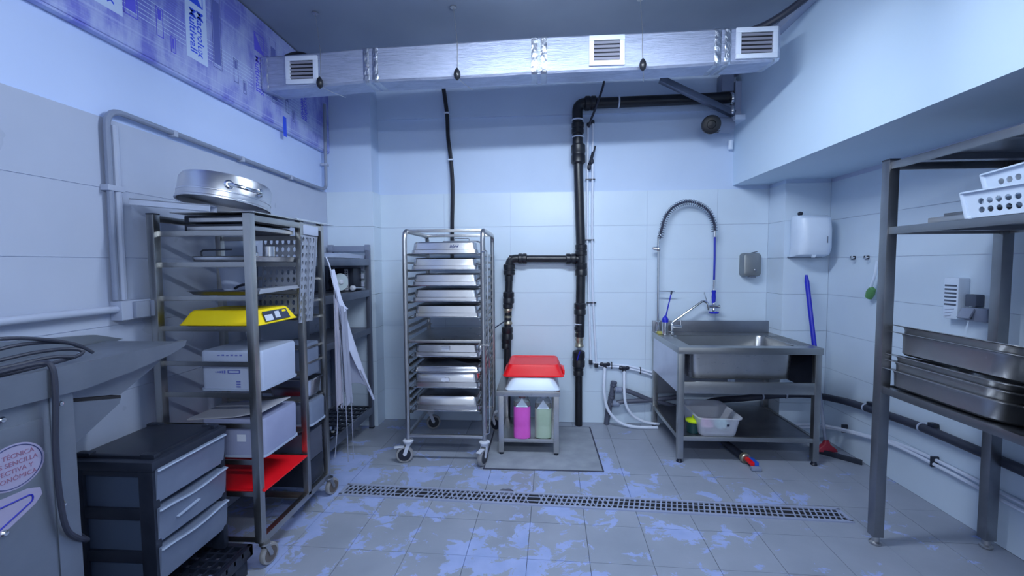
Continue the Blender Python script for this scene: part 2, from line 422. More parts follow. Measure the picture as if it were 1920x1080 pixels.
def edges(a0, a1, ref, step):
    k = math.floor((a0-ref)/step)+1; e = [a0]
    while ref+k*step < a1-.02:
        if ref+k*step > a0+.02: e.append(ref+k*step)
        k += 1
    return e+[a1]
wall_back = B(-2.1, 2.6, YB+TT, YB+.2, 0, ZC).build('wall_back', 'plaster', kind='structure', smooth=False)
B(-2.1, 2.6, YB+.004, YB+TT+.001, 0, 2.088).build('grout', 'grout', wall_back, smooth=False)
tile_wall(wall_back, 'tile', cells(edges(-1.455, 1.985, .948, .604), ZR), 'x', YB, YB+TT)
B(-2.0, 1.70, YB-.012, YB+TT, 2.76, ZC).build('trim_1', 'plaster', kind='structure', smooth=False)
wall_left = B(XL-.2, XL-TT, -1.6, YB+.01, 0, ZC).build('wall_left', 'left_plaster', kind='structure', smooth=False)
B(XL-TT-.001, XL-.004, -1.6, 3.745, 0, 2.088).build('grout', 'left_grout', wall_left, smooth=False)
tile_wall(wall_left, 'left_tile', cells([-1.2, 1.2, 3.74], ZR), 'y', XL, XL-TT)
column = B(XL-.02, -1.465, 3.752, YB+.01, 0, ZC).build('wall_column', 'plaster', kind='structure', smooth=False)
tile_wall(column, 'tile', cells([XL, -1.452], ZR), 'x', 3.738, 3.752)
tile_wall(column, 'tile', cells([3.74, YB], ZR), 'y', -1.452, -1.465)
wall_right = B(XR+TT, XR+.2, -1.6, YB+.2, 0, ZC).build('wall_right', 'plaster', kind='structure', smooth=False)
B(XR+.004, XR+TT+.001, -1.6, 3.68, 0, 2.13).build('grout', 'grout', wall_right, smooth=False)
tile_wall(wall_right, 'tile', cells([-1.2, 0, 1.2, 2.4, 3.67], ZR), 'y', XR, XR+TT)
chase = B(1.985+TT, XR+.02, 3.67+TT, YB+.02, 0, 2.14).build('wall_chase', 'plaster', kind='structure', smooth=False)
tile_wall(chase, 'tile', cells([1.985, XR], ZR), 'x', 3.67, 3.67+TT)
tile_wall(chase, 'tile', cells([3.67, YB], ZR), 'y', 1.985, 1.985+TT)
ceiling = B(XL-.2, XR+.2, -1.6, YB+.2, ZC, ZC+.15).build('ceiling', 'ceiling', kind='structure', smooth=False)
beam = B(1.68, XR+.05, -1.6, YB+.02, 2.122, ZC+.01).build('wall_bulkhead', 'beam_paint', kind='structure', smooth=False)

# linear lamps out of the frame: one overhead, one added behind for fill
for (x, y, z, lx, ly), lab in zip(LAMPS, ('long hanging white lamp above the frame in the middle of the room', 'long white fill lamp added behind the camera')):
    t = thing('room_or_fill_lamp', lab, 'lamp', (x, y, z), 'hanging lamps')
    h = MB().box(x-lx/2-.03, x+lx/2+.03, y-ly/2-.03, y+ly/2+.03, z+.014, z+.05, .006)
    for a in (-1, 1):
        h.box(x-lx/2-.03, x+lx/2+.03, y+a*(ly/2+.027)-.003, y+a*(ly/2+.027)+.003, z-.002, z+.02); h.box(x+a*(lx/2+.027)-.003, x+a*(lx/2+.027)+.003, y-ly/2-.03, y+ly/2+.03, z-.002, z+.02)  # side lips added to cut the light going upwards
    h.build('housing', 'white', t)
    MB().box(x-lx/2, x+lx/2, y-ly/2, y+ly/2, z-.025, z+.012).build('diffuser', 'lamp', t)
    for sx in (-.4, .4): MB().tube([(x+sx*lx, y, z+.05), (x+sx*lx, y, ZC)], .003, 6).build('wire', 'steel', t)

# ------------------------------------------------------------------ floor fittings
def floor_fittings():
    c, s = math.cos(-.043), math.sin(-.043)
    R = Matrix.Rotation(-.043, 4, 'Z'); R.translation = Vector((.24, 2.582, 0))
    t = thing('floor_drain', 'long steel floor drain channel with crosshatched grating in the worn floor', 'drain', (.24, 2.582, 0))
    L = 1.49; W = .062
    fr = MB()
    for a in (-1, 1):
        fr.box(-L-.02, L+.02, a*W-.009, a*W+.009, .0, .008, mat=R); fr.box(a*(L+.01)-.01, a*(L+.01)+.01, -W, W, .0, .008, mat=R)
    fr.build('frame', 'drain_bar', t)
    MB().box(-L, L, -W+.006, W-.006, .0008, .002, mat=R).build('channel', 'dark_void', t)
    g = MB(); n = 96
    for k in range(n):
        x = -L+(k+.5)*2*L/n
        if random.random() < .04: continue
        lean = .016
        g.bar(R @ Vector((x-lean, -W, .005)), R @ Vector((x+lean, W, .005)), .0085, .003)
        if k % 3 and x < .2: g.bar(R @ Vector((x+lean*1.3, -W, .0062)), R @ Vector((x-lean*1.3, W, .0062)), .006, .0025)
    for v in (-.022, .022): g.bar(R @ Vector((-L, v, .0055)), R @ Vector((L, v, .0055)), .006, .003)
    g.build('grating', 'drain_bar', t, kind='stuff')
    t = thing('floor_hatch', 'square concrete inspection hatch set in the floor under the small steel table', 'hatch', (.022, 3.38, 0))
    MB().box(-.392, .436, 2.985, 3.79, .0, .006, .002).build('lid', 'concrete', t)
    fr = MB()
    for y in (2.977, 3.797): fr.box(-.402, .446, y-.005, y+.005, 0, .0035)
    for x in (-.398, .442): fr.box(x-.005, x+.005, 2.975, 3.80, 0, .0035)
    fr.build('frame', 'floor_joint', t)
    t = thing('drain_cover', 'small round metal drain cover in the floor just behind the long drain', 'drain', (-.215, 2.665, 0))
    MB().lathe([(.05, 0), (.05, .004), (.043, .005), (.041, .003), (.0, .003)], (-.215, 2.665, 0)).build('ring', 'unit_grey', t)
    g = MB()
    for k in range(-3, 4): g.box(-.215-.036, -.215+.036, 2.665+k*.011-.0025, 2.665+k*.011+.0025, .003, .005)
    g.build('grille', 'steel_dark', t)
floor_fittings()

# ------------------------------------------------------------------ ventilation duct
DX = [-1.83, -1.09, 0.0, 1.13, 1.468]
def dz(x, tab): 
    for (x0, z0), (x1, z1) in zip(tab, tab[1:]):
        if x <= x1: return z0+(z1-z0)*(x-x0)/(x1-x0)
    return tab[-1][1]
DB = [(-1.83, 2.604), (-1.09, 2.639), (0, 2.657), (1.13, 2.675), (1.468, 2.687)]
DT = [(-1.83, 2.823), (-1.09, 2.857), (0, 2.883), (1.13, 2.891), (1.468, 2.895)]
DYF, DYB = 2.82, 3.04
def duct():
    t = thing('ventilation_duct', 'long foil-wrapped silver ventilation duct hanging across the room below the ceiling', 'duct', (0, DYF, 2.65))
    for x0, x1 in zip(DX, DX[1:]):
        n = 5; rings = []
        for k in range(n+1):
            x = x0+(x1-x0)*k/n; sag = .004*math.sin(math.pi*k/n)
            zb, zt = dz(x, DB)-sag, dz(x, DT)-sag*.5; b = .012
            rings.append([(x, DYF, zb+b), (x, DYF, zt-b), (x, DYF+b, zt), (x, DYB-b, zt), (x, DYB, zt-b), (x, DYB, zb+b+.02), (x, DYB-b, zb+.02), (x, DYF+b, zb)])
        MB().loft(rings).build('duct_section', 'foil', t)
    for x in DX:
        for off in ((.028,) if x == DX[0] else (-.024,) if x == DX[-1] else (-.03, .03)):
            rings = []; rr = random.Random(int(x*100)+3)
            for u in (-.02, -.012, .012, .02):
                e = .0035 if abs(u) < .015 else .0008; X = x+off+u; zb, zt = dz(X, DB)-e, dz(X, DT)+e; b = .012
                rings.append([(X, DYF-e, zb+b), (X, DYF-e, zt-b), (X, DYF+b, zt), (X, DYB-b, zt), (X, DYB+e, zt-b), (X, DYB+e, zb+b+.02), (X, DYB-b, zb+.02), (X, DYF+b, zb)])
            MB().loft(rings, False, False).build('foil_tape', 'foil_tape', t)
    for x0, x1, z0, z1 in ((-1.655, -1.44, 2.634, 2.812), (.312, .532, 2.686, 2.868), (1.203, 1.449, 2.697, 2.882)):
        fr = MB(); b = .03; y0, y1 = DYF-.016, DYF-.001
        fr.box(x0, x1, y0, y1, z1-b, z1, .003); fr.box(x0, x1, y0, y1, z0, z0+b, .003); fr.box(x0, x0+b, y0, y1, z0+b, z1-b, .003); fr.box(x1-b, x1, y0, y1, z0+b, z1-b, .003)
        g = fr.build('vent_frame', 'vent_white', t, label='white framed louvre vent')
        MB().box(x0+b, x1-b, DYF-.0045, DYF-.002, z0+b, z1-b).build('vent_opening', 'dark_void', g)
        n = 5; h = (z1-z0-2*b)/n
        for k in range(n):
            z = z0+b+(k+.5)*h; m = Matrix.Translation((0, DYF-.009, z)) @ Matrix.Rotation(math.radians(-38), 4, 'X')
            MB().box(x0+b, x1-b, -.008, .006, -.0015, .0015, mat=m).build('slat', 'slat', g, smooth=False)
duct()
for i, (x, zt, lab) in enumerate(((-1.42, 3.08, 'black egg-shaped cable grip on the wire at the left end of the duct'), (-.52, 3.08, 'black egg-shaped cable grip on the wire near the middle of the duct'), (.64, 3.08, 'black egg-shaped cable grip on the wire right of the middle vent'))):
    zb = dz(x, DB); t = thing('duct_hanger', lab, 'hanger', (x, DYF-.012, zb), 'duct hangers')
    MB().tube([(x-.02, DYF-.02, ZC), (x, DYF-.008, dz(x, DT)), (x, DYF-.012, zb+.03)], .0022, 6).build('wire', 'steel', t)
    MB().lathe([(.004, -.042), (.017, -.028), (.022, -.006), (.018, .014), (.009, .028), (.004, .034)], (x, DYF-.026, zb+.012), seg=14).build('grip', 'black_pipe', t)
    MB().tube([(x, DYF-.02, zb-.012), (x+.03, DYF+.08, zb-.012), (x+.06, DYB, zb+.005)], .0022, 6).build('under_wire', 'steel', t)
    MB().lathe([(.02, 0), (.02, .006), (.006, .01)], (x-.02, DYF-.02, ZC-.012), seg=12).build('ceiling_anchor', 'steel', t)

# ------------------------------------------------------------------ multiwall sheet with print on the left wall
def sheet():
    t = thing('multiwall_sheet', 'printed blue translucent multiwall plastic sheet along the top of the left wall', 'plastic sheet', (-1.86, 2.6, 2.43))
    x0, x1 = XL-.008, XL+.034
    MB().box(x0, x1, -.6, YB-.02, 2.435, 3.07, .004).build('panel', 'sheet', t)
    MB().box(XL-.006, x1-.006, -.6, YB-.05, 2.424, 2.437, .003).build('edge_strip', 'sheet', t)
    X = x1+.0008
    base = lambda y, z: Matrix(((0, 0, 1, X), (0, 1, 0, y), (-1, 0, 0, z), (0, 0, 0, 1)))     # reads downwards, letters stand towards +Y
    for i, y0 in enumerate((1.72, 2.215, 2.745, 3.28)):
        main = 'print_blue' if i < 2 else 'print_violet'
        if i < 2: MB().box(X-.001, X-.0004, y0-.0, y0+.145, 2.55, 3.05).build('print_band', 'print_white', t)
        tx = MB()
        tx.text('Macrolux', .064, base(y0+.077, 2.70), bold=.001); tx.text('Multiwall', .064, base(y0+.027, 2.70), bold=.001)
        tx.build('lettering', main, t, smooth=False, fixn=False)
        lg = MB().prism([(y0+.022, 2.845), (y0+.12, 2.845), (y0+.022, 2.96)], lambda u, v, k: Vector((X+k, u, v)), 0, .0006)
        for (a, b, c, d) in ((.118, .122, 2.845, 2.96), (.022, .122, 2.957, 2.961)): lg.box(X, X+.0006, y0+a, y0+b, c, d)
        lg.build('logo_triangle', main, t, smooth=False)
        # solid violet side bars and the outlined boxes printed beside each logo
        bars = MB(); rr = random.Random(i)
        bars.box(X, X+.0005, y0-.335, y0-.285, 2.60, 2.95)
        for (a, b, c, d) in ((-.345, -.275, 2.575, 2.579), (-.345, -.341, 2.575, 3.0), (-.279, -.275, 2.575, 3.0)): bars.box(X, X+.0005, y0+a, y0+b, c, d)
        for (a, b, c, d) in ((-.18, -.14, 2.56, 2.70), (-.10, -.07, 2.52, 2.6)):
            for (e, f, g, h) in ((a, b, c, c+.004), (a, b, d-.004, d), (a, a+.004, c, d), (b-.004, b, c, d)): bars.box(X, X+.0005, y0+e, y0+f, g, h)
            bars.box(X, X+.0005, y0+a+.01, y0+b-.01, d-.06, d-.01)
        bars.build('print_bar', 'print_dark' if i != 1 else 'print_violet', t, smooth=False, kind='stuff')
        ln = MB()
        for k in range(6): ln.box(X, X+.0004, y0-.50, y0-.005, 2.595+k*.021, 2.5985+k*.021)
        ln.build('printed_line', 'print_white', t, smooth=False, kind='stuff')
    MB().box(X, X+.002, 3.06, 3.10, 2.38, 2.52, .001).build('blue_tape', 'print_blue', t)
sheet()

# ------------------------------------------------------------------ conduits and socket on the left wall
def left_conduits():
    x = XL+.022; r = .0115
    t = thing('wall_conduit', 'grey electrical conduit bending over the left wall and running to the back corner', 'conduit', (XL, 1.8, 1.3))
    MB().tube(fillet([(x, 1.775, 1.30), (x, 1.775, 2.127), (x, 3.56, 2.097), (x+.018, 3.655, 2.10), (x+.02, 3.665, 2.82)], .08, 7), .0135, 10).build('bent_pipe', 'conduit', t)
    MB().tube([(x-.002, 1.808, 1.30), (x-.002, 1.808, 2.06)], .0165, 10).build('straight_pipe', 'conduit_light', t)
    c = MB()
    for y, z in ((2.12, 2.118), (2.62, 2.110), (3.15, 2.102)): c.box(XL, x+.016, y-.012, y+.012, z-.016, z+.016, .003)
    c.box(XL, x+.016, 1.752, 1.83, 1.775, 1.80, .003); c.box(XL, x+.036, 3.645, 3.685, 2.3, 2.32, .003)
    c.build('clip', 'conduit_light', t, kind='stuff')
    t2 = thing('low_conduit', 'pale grey conduit running level from the left edge to the double socket', 'conduit', (XL, 1.2, 1.26))
    MB().tube([(XL+.03, .8, 1.262), (XL+.03, 1.765, 1.262)], .016, 12).build('pipe', 'conduit_light', t2)
    s = thing('wall_socket', 'grey surface-mounted double socket on the left wall at the end of the conduit', 'socket', (XL, 1.86, 1.225))
    MB().box(XL, XL+.056, 1.765, 1.965, 1.212, 1.298, .006).build('back_box', 'conduit_light', s)
    for y in (1.815, 1.893): MB().box(XL+.055, XL+.074, y, y+.07, 1.218, 1.292, .006).build('flap_cover', 'socket', s)
left_conduits()

# ------------------------------------------------------------------ pipes on the back wall
def coupling(mb, c, axis, r, h):
    mb.lathe([(r*.8, -h), (r, -h*.85), (r, -h*.2), (r*.93, -h*.1), (r*.93, h*.1), (r, h*.2), (r, h*.85), (r*.8, h)], c, axis, 18)
def pipes():
    y = 3.85; t = thing('black_pipe', 'thick black pressure pipe rising up the back wall with a branch over the small table', 'pipe', (.35, y, 0))
    MB().tube([(.348, y, .0), (.346, y, .64)], .033, 14).build('lower_pipe', 'black_pipe', t)
    MB().tube([(.355, y, .80), (.366, y, 1.49), (.336, y, 2.36)], .041, 14).build('riser', 'black_pipe', t)
    MB().tube(fillet([(.334, y, 2.36), (.328, y, 2.83), (.60, y, 2.83), (1.66, y, 2.845)], .07, 6), .045, 14).build('top_pipe', 'black_pipe', t)
    MB().tube([(.34, y, 1.492), (-.267, y, 1.497), ], .032, 14).build('branch_pipe', 'black_pipe', t)
    MB().tube(fillet([(-.12, y, 1.498), (-.267, y, 1.498), (-.272, y, 1.30)], .06, 6), .037, 14).build('elbow', 'black_pipe', t)
    MB().tube([(-.268, y, 1.42), (-.284, y, .95), (-.30, y, .0)], .033, 14).build('branch_drop', 'black_pipe', t)
    for c, ax, r, h in (((.366, y, 1.57), (0, 0, 1), .052, .05), ((.366, y, 1.40), (0, 0, 1), .052, .06), ((.275, y, 1.492), (1, 0, 0), .048, .045), ((-.15, y, 1.497), (1, 0, 0), .047, .04),
                        ((-.27, y, 1.40), (0, 0, 1), .052, .05), ((-.276, y, 1.15), (0, 0, 1), .05, .055), ((-.29, y, .83), (0, 0, 1), .05, .06), ((-.3, y, .74), (0, 0, 1), .042, .05),
                        ((.357, y, 1.05), (0, 0, 1), .052, .055), ((.347, y, .60), (0, 0, 1), .055, .075), ((.345, y, .50), (0, 0, 1), .045, .05),
                        ((.338, y, 2.40), (0, 0, 1), .062, .085), ((.333, y, 2.62), (0, 0, 1), .053, .05), ((.44, y, 2.83), (1, 0, 0), .06, .05)):
        mb = MB(); coupling(mb, c, ax, r, h); mb.build('coupling', 'black_pipe', t)
    for c, r in (((.331, y, 2.69), .05), ((.335, y, 2.545), .05)):
        MB().lathe([(r, -.006), (r+.003, 0), (r, .006)], c, seg=18).build('white_ring', 'white_pipe', t)
    MB().lathe([(.049, -.006), (.053, 0), (.049, .006)], (.68, y, 2.833), (1, 0, 0), 18).build('white_ring', 'white_pipe', t)
    for cx, zz, lev in ((-.283, 1.0, 1), (.352, .80, 0)):
        v = MB(); v.lathe([(.036, -.07), (.04, -.06), (.034, -.045), (.03, -.02), (.036, 0), (.03, .02), (.034, .045), (.04, .06), (.036, .07)], (cx, y, zz-.02), seg=12); v.build('brass_union', 'brass', t)
        v = MB(); v.lathe([(.03, -.03), (.045, -.015), (.045, .015), (.03, .03)], (cx, y, zz+.075), seg=12); v.build('valve_body', 'black_pipe', t)
        MB().lathe([(.041, -.004), (.043, 0), (.041, .004)], (cx, y, zz+.115), seg=14).build('white_ring', 'white_pipe', t)
    MB().bar((-.30, y-.04, .95), (-.40, y-.075, .885), .016, .007).build('valve_lever', 'navy', t)
    MB().bar((.33, y-.052, .60), (.352, y-.06, .68), .02, .008).build('valve_lever', 'sticker_blue', t)
    # black cable from the duct down to the tray trolley
    k = MB().tube(spl([(-.84, 3.86, 3.0), (-.818, 3.885, 2.777), (-.811, 3.885, 2.577), (-.79, 3.885, 2.40), (-.776, 3.885, 2.145), (-.784, 3.885, 1.83), (-.79, 3.885, 1.45)]), .018, 10).build('wall_cable', 'black_pipe', label='thick black cable hanging down the back wall behind the tray trolley', cat='cable')
    for z, xx in ((2.79, -.82), (2.38, -.789)): MB().box(xx-.022, xx+.022, 3.86, 3.92, z-.006, z+.006, .002).build('clip', 'white_pipe', k)
    k = MB().tube(spl([(.56, 3.83, 3.05), (.54, 3.80, 2.95), (.49, 3.79, 2.80), (.45, 3.86, 2.70), (.43, 3.895, 2.64)]), .010, 8).build('loose_cable', 'hose', label='thin dark cable crossing the black pipe elbow and dropping to the white water pipes', cat='cable')
    # twin white water pipes
    y = 3.9; w = thing('water_pipe', 'pair of thin white water pipes with black valves beside the thick black pipe', 'pipe', (.45, y, .5))
    MB().tube(fillet([(.425, y, 2.67), (.424, y, 1.66), (.44, y, 1.15), (.458, y, .56), (.54, y, .552), (.70, y, .54), (.82, y, .525), (.985, y, .48), (1.03, y, .47)], .03, 4), .0095, 8).build('cold_pipe', 'white_pipe', w)
    MB().tube(fillet([(.468, y-.004, 2.69), (.466, y-.004, 1.66), (.474, y-.004, 1.15), (.51, y-.004, .53), (.70, y-.004, .522), (.86, y-.004, .495), (.985, y-.004, .455), (1.03, y-.004, .44)], .03, 4), .0095, 8).build('hot_pipe', 'white_pipe', w)
    for x, z in ((.436, 2.335), (.46, 2.385)):
        MB().lathe([(.010, -.035), (.017, -.025), (.017, .0), (.012, .02), (.010, .03)], (x, y-.004, z-.03), seg=10).build('valve', 'black', w)
        MB().bar((x, y-.025, z-.02), (x+.026, y-.045, z+.085), .018, .009, bev=.003).build('valve_handle', 'black', w)
    f = MB()
    for x, z in ((.43, 2.665), (.468, 2.685)): f.lathe([(.014, -.015), (.016, 0), (.014, .015)], (x, y, z), seg=10)
    for x, z in ((.458, .56), (.508, .532)): f.box(x-.016, x+.016, y-.02, y+.012, z-.016, z+.022, .004)
    for x, z in ((.44, 1.66), (.46, 1.1), (.445, 2.19)): f.box(x-.04, x+.045, y-.013, y+.012, z-.005, z+.005, .002)
    f.build('fitting', 'black', w, kind='stuff')
    for x, z in ((.585, .545), (.755, .515)):
        q = MB(); q.lathe([(.012, -.045), (.018, -.035), (.018, -.02), (.013, -.015), (.013, .015), (.018, .02), (.018, .035), (.012, .045)], (x, y-.006, z), (1, 0, 0), 10); q.lathe([(.017, 0), (.017, .03)], (x, y-.006, z-.032), seg=10); q.build('tee_joint', 'black', w)
    for x, z in ((.645, .535), (.90, .49)): MB().box(x-.004, x+.004, y-.014, y+.012, z-.03, z+.03, .001).build('clip', 'black', w)
    MB().tube(spl([(.583, y-.01, .52), (.572, y-.055, .33), (.594, y-.075, .18), (.66, y-.085, .08), (.75, y-.10, .03), (.86, y-.11, .014), (1.03, y-.11, .014)]), .0135, 10).build('white_hose', 'white_pipe', w, label='white hose looping down to the floor')
    MB().tube(spl([(.755, y-.01, .49), (.747, y-.07, .30), (.765, y-.08, .19), (.82, y-.08, .11), (.90, y-.08, .06), (.985, y-.08, .04), (1.05, y-.08, .035)]), .0125, 10).build('white_hose', 'white_pipe', w)
    # grey drain pipes behind the sink
    y = 3.885; g = thing('drain_pipe', 'grey plastic waste pipe with two branches curving behind the sink', 'pipe', (.63, y, 0))
    MB().tube([(.60, y, 0), (.612, y, .10), (.65, y, .29), (.662, y, .385)], .024, 14).build('standpipe', 'grey_pvc', g)
    for c in ((.662, y, .37), (.645, y, .26), (.618, y, .13)): q = MB(); coupling(q, c, (.12, 0, 1), .029, .025); q.build('collar', 'grey_pvc', g)
    MB().tube(spl([(.66, y-.02, .325), (.75, y-.03, .325), (.85, y-.03, .29), (.97, y-.03, .24), (1.06, y-.03, .225), (1.2, y-.03, .18), (1.38, y-.03, .155)]), .021, 12).build('upper_branch', 'grey_pvc', g)
    MB().tube(spl([(.64, y-.02, .185), (.72, y-.03, .215), (.86, y-.03, .228), (.99, y-.03, .237), (1.09, y-.03, .25), (1.25, y-.02, .27)]), .021, 12).build('lower_branch', 'grey_pvc', g)
    for x, z, m in ((.70, .325, .026), (.68, .20, .027)): q = MB(); coupling(q, (x, y-.025, z), (1, 0, 0), m, .03); q.build('collar', 'conduit', g)
pipes()

# ------------------------------------------------------------------ top right corner
def corner_fittings():
    t = thing('pipe_bracket', 'dark diagonal steel strut with white bracket holding the black pipe in the top right corner', 'bracket', (1.62, 3.8, 2.6))
    MB().bar((.98, 3.66, 2.935), (1.62, 3.80, 2.69), .045, .05, bev=.004).build('strut', 'unit_grey', t)
    MB().box(1.60, 1.69, 3.72, 3.91, 2.62, 2.66, .006).build('bracket_foot', 'white', t)
    MB().box(1.63, 1.69, 3.80, 3.91, 2.64, 2.96, .006).build('bracket_plate', 'conduit_light', t)
    MB().box(1.52, 1.62, 3.80, 3.91, 2.88, 3.03, .01).build('mount_block', 'conduit', t)
    c = MB()
    for z in (2.72, 2.82): c.lathe([(.05, -.012), (.056, 0), (.05, .012)], (1.60, 3.81, z), (1, 0, .1), 14)
    c.build('clamp', 'chrome', t)
    t = thing('vent_pipe', 'short grey pipe with round black end cap under the top right strut', 'pipe', (1.45, 3.8, 2.55))
    MB().cyl((1.60, 3.82, 2.60), (1.47, 3.78, 2.60), .062, 20).build('pipe', 'conduit', t)
    MB().tube(fillet([(1.49, 3.79, 2.60), (1.41, 3.77, 2.60), (1.385, 3.66, 2.565)], .06, 5), .064, 18).build('elbow', 'black_pipe', t)
    MB().lathe([(.001, .004), (.03, .0), (.034, .006), (.062, .004), (.072, .0), (.074, -.03), (.06, -.05)], (1.383, 3.645, 2.562), (-.2, -.95, -.25), 24).build('end_cap', 'black_pipe', t)
    MB().lathe([(.017, 0), (.021, .006), (.021, .075), (.014, .08)], (1.635, 3.885, 2.42), seg=14).build('wall_sensor', 'white', label='small white cylinder on the back wall below the strut in the corner', cat='sensor')
    t = thing('ceiling_cable', 'black cable sagging from the ceiling above the right end of the duct', 'cable', (1.5, 2.9, 3.0))
    MB().tube(spl([(1.30, 2.96, 2.92), (1.44, 2.92, 2.955), (1.55, 2.80, 3.0), (1.60, 2.62, 3.035), (1.58, 2.3, 3.055), (1.5, 1.8, 3.06)]), .022, 10).build('sheath', 'hose', t)
    MB().box(1.625, 1.679, 1.0, 3.9, 3.03, 3.079, .006).build('trim_2', 'conduit_light', kind='structure')
    k = MB().tube(spl([(-1.76, 2.95, 2.84), (-1.74, 2.96, 2.88), (-1.68, 2.97, 2.905), (-1.60, 2.96, 2.89), (-1.56, 2.95, 2.845)]), .014, 10).build('cable_loop', 'black_pipe', label='black cable loop on top of the left end of the duct', cat='cable')
corner_fittings()

# ------------------------------------------------------------------ casters
def caster(root, x, y, r, head, ztop, tyre='tyre', hub='caster_black', fork='caster_white', brake=True, bumper=True):
    """swivel caster: fork > wheel, hub, brake pedal; head = direction the wheel trails towards"""
    d = Vector((math.cos(head), math.sin(head), 0)); s = Vector((-d.y, d.x, 0)); c = Vector((x, y, r))+d*r*.45; top = Vector((x, y, ztop))
    f = MB()
    f.lathe([(r*.35, -.012), (r*.5, -.008), (r*.5, 0)], top, seg=16)
    for k in (-1, 1): f.bar(c+s*k*(r*.36), Vector((x, y, ztop-.012))+s*k*r*.34, r*.42, .004, up=s)
    f.bar(Vector((x, y, ztop-.016))-s*r*.36, Vector((x, y, ztop-.016))+s*r*.36, r*.5, .008)
    f.cyl(c-s*r*.42, c+s*r*.42, r*.12, 10)
    fo = f.build('caster', fork, root)
    MB().lathe([(r*.72, -r*.26), (r*.95, -r*.24), (r, -r*.12), (r, r*.12), (r*.95, r*.24), (r*.72, r*.26)], c, s, 24).build('wheel', tyre, fo)
    MB().lathe([(r*.1, -r*.31), (r*.55, -r*.275), (r*.74, -r*.29), (r*.74, r*.29), (r*.55, r*.275), (r*.1, r*.31)], c, s, 20).build('hub', hub, fo)
    if brake: MB().bar(Vector((x, y, ztop-.03))+d*r*.5, Vector((x, y, ztop-.035))+d*r*1.6, r*.55, .008, bev=.003).build('brake_pedal', fork, fo)
    if bumper: MB().lathe([(.02, .0), (.038, .004), (.04, .012), (.036, .018), (.016, .022)], (x, y, ztop), seg=20).build('bumper_disc', 'caster_white', fo)
    return fo

# ------------------------------------------------------------------ tray trolley in the middle
TX0, TX1, TY0, TY1 = -.965, -.402, 3.06, 3.70
def trolley():
    t = thing('tray_trolley', 'tall stainless tray trolley on four casters against the back wall', 'trolley', ((TX0+TX1)/2, 3.38, 0))
    r = .0175; zt = 1.692
    for x in (TX0, TX1):
        MB().tube(fillet([(x, TY0, .165), (x, TY0, zt), (x, TY1, zt), (x, TY1, .165)], .07, 6), r, 12).build('side_frame', 'steel_tube', t)
    for y, z, h in ((TY0+.05, zt, .022), (TY1-.05, zt, .022), (TY0, .20, .022), (TY1, .20, .022)):
        MB().box(TX0, TX1, y-.011, y+.011, z-h/2, z+h/2, .003).build('crossbar', 'steel', t)
    for x in (TX0, TX1): MB().box(x-.011, x+.011, TY0, TY1, .19, .212, .003).build('base_rail', 'steel', t)
    proto = {}
    for k in range(21):
        z = .375+.0575*k
        for x, s in ((TX0, 1), (TX1, -1)):
            if s in proto: place(proto[s], Vector((0, 0, z-.375)), t, 'runner'); continue
            m = MB(); m.box(min(x, x+s*.034), max(x, x+s*.034), TY0+.005, TY1-.005, z-.0135, z-.0115); m.box(min(x+s*.008, x+s*.011), max(x+s*.008, x+s*.011), TY0+.005, TY1-.005, z-.012, z+.004)
            proto[s] = m.build('runner', 'steel', t, smooth=False)
    MB().box(TX0+.02, TX1-.02, TY0+.004, TY1-.01, .884, .905, .002).build('middle_shelf', 'steel', t)
    MB().tube(fillet([(TX1-.004, TY0-.02, 1.535), (TX1+.035, TY0-.024, 1.55), (TX1+.042, TY0-.024, .235), (TX1, TY0-.016, .22)], .02, 4), .0042, 8).build('locking_rod', 'chrome', t)
    m = MB(); m.box(TX1-.02, TX1+.045, TY0-.03, TY0-.014, .868, .878, .002); m.lathe([(.012, -.02), (.016, -.01), (.016, .01), (.012, .02)], (TX1-.02, TY0-.02, .85), seg=10); m.build('rod_catch', 'steel', t)
    caster(t, TX0, TY0, .062, math.radians(195), .150); caster(t, TX1, TY0, .062, math.radians(250), .150)
    caster(t, TX0, TY1, .062, math.radians(20), .150, brake=False); caster(t, TX1, TY1, .062, math.radians(-30), .150, brake=False)
    return t
trolley()
def inverted_pan(h=.086, w=.53, d=.60):
    m = MB(); m.rr([(0, w, d, .03), (.003, w+.002, d+.002, .03), (.0045, w-.03, d-.03, .03), (.006, w-.036, d-.036, .035), (h*.32, w-.040, d-.040, .035), (h*.36, w-.054, d-.052, .035), (h*.9, w-.066, d-.060, .04), (h*.97, w-.078, d-.072, .045), (h, w-.10, d-.095, .04)])
    return m
PG = 'upturned steel pans in the tray trolley'
pcx, pcy = (TX0+TX1)/2-.002, (TY0+TY1)/2
ords = ['topmost', 'second from the top', 'third from the top', 'fourth from the top', 'fifth from the top']
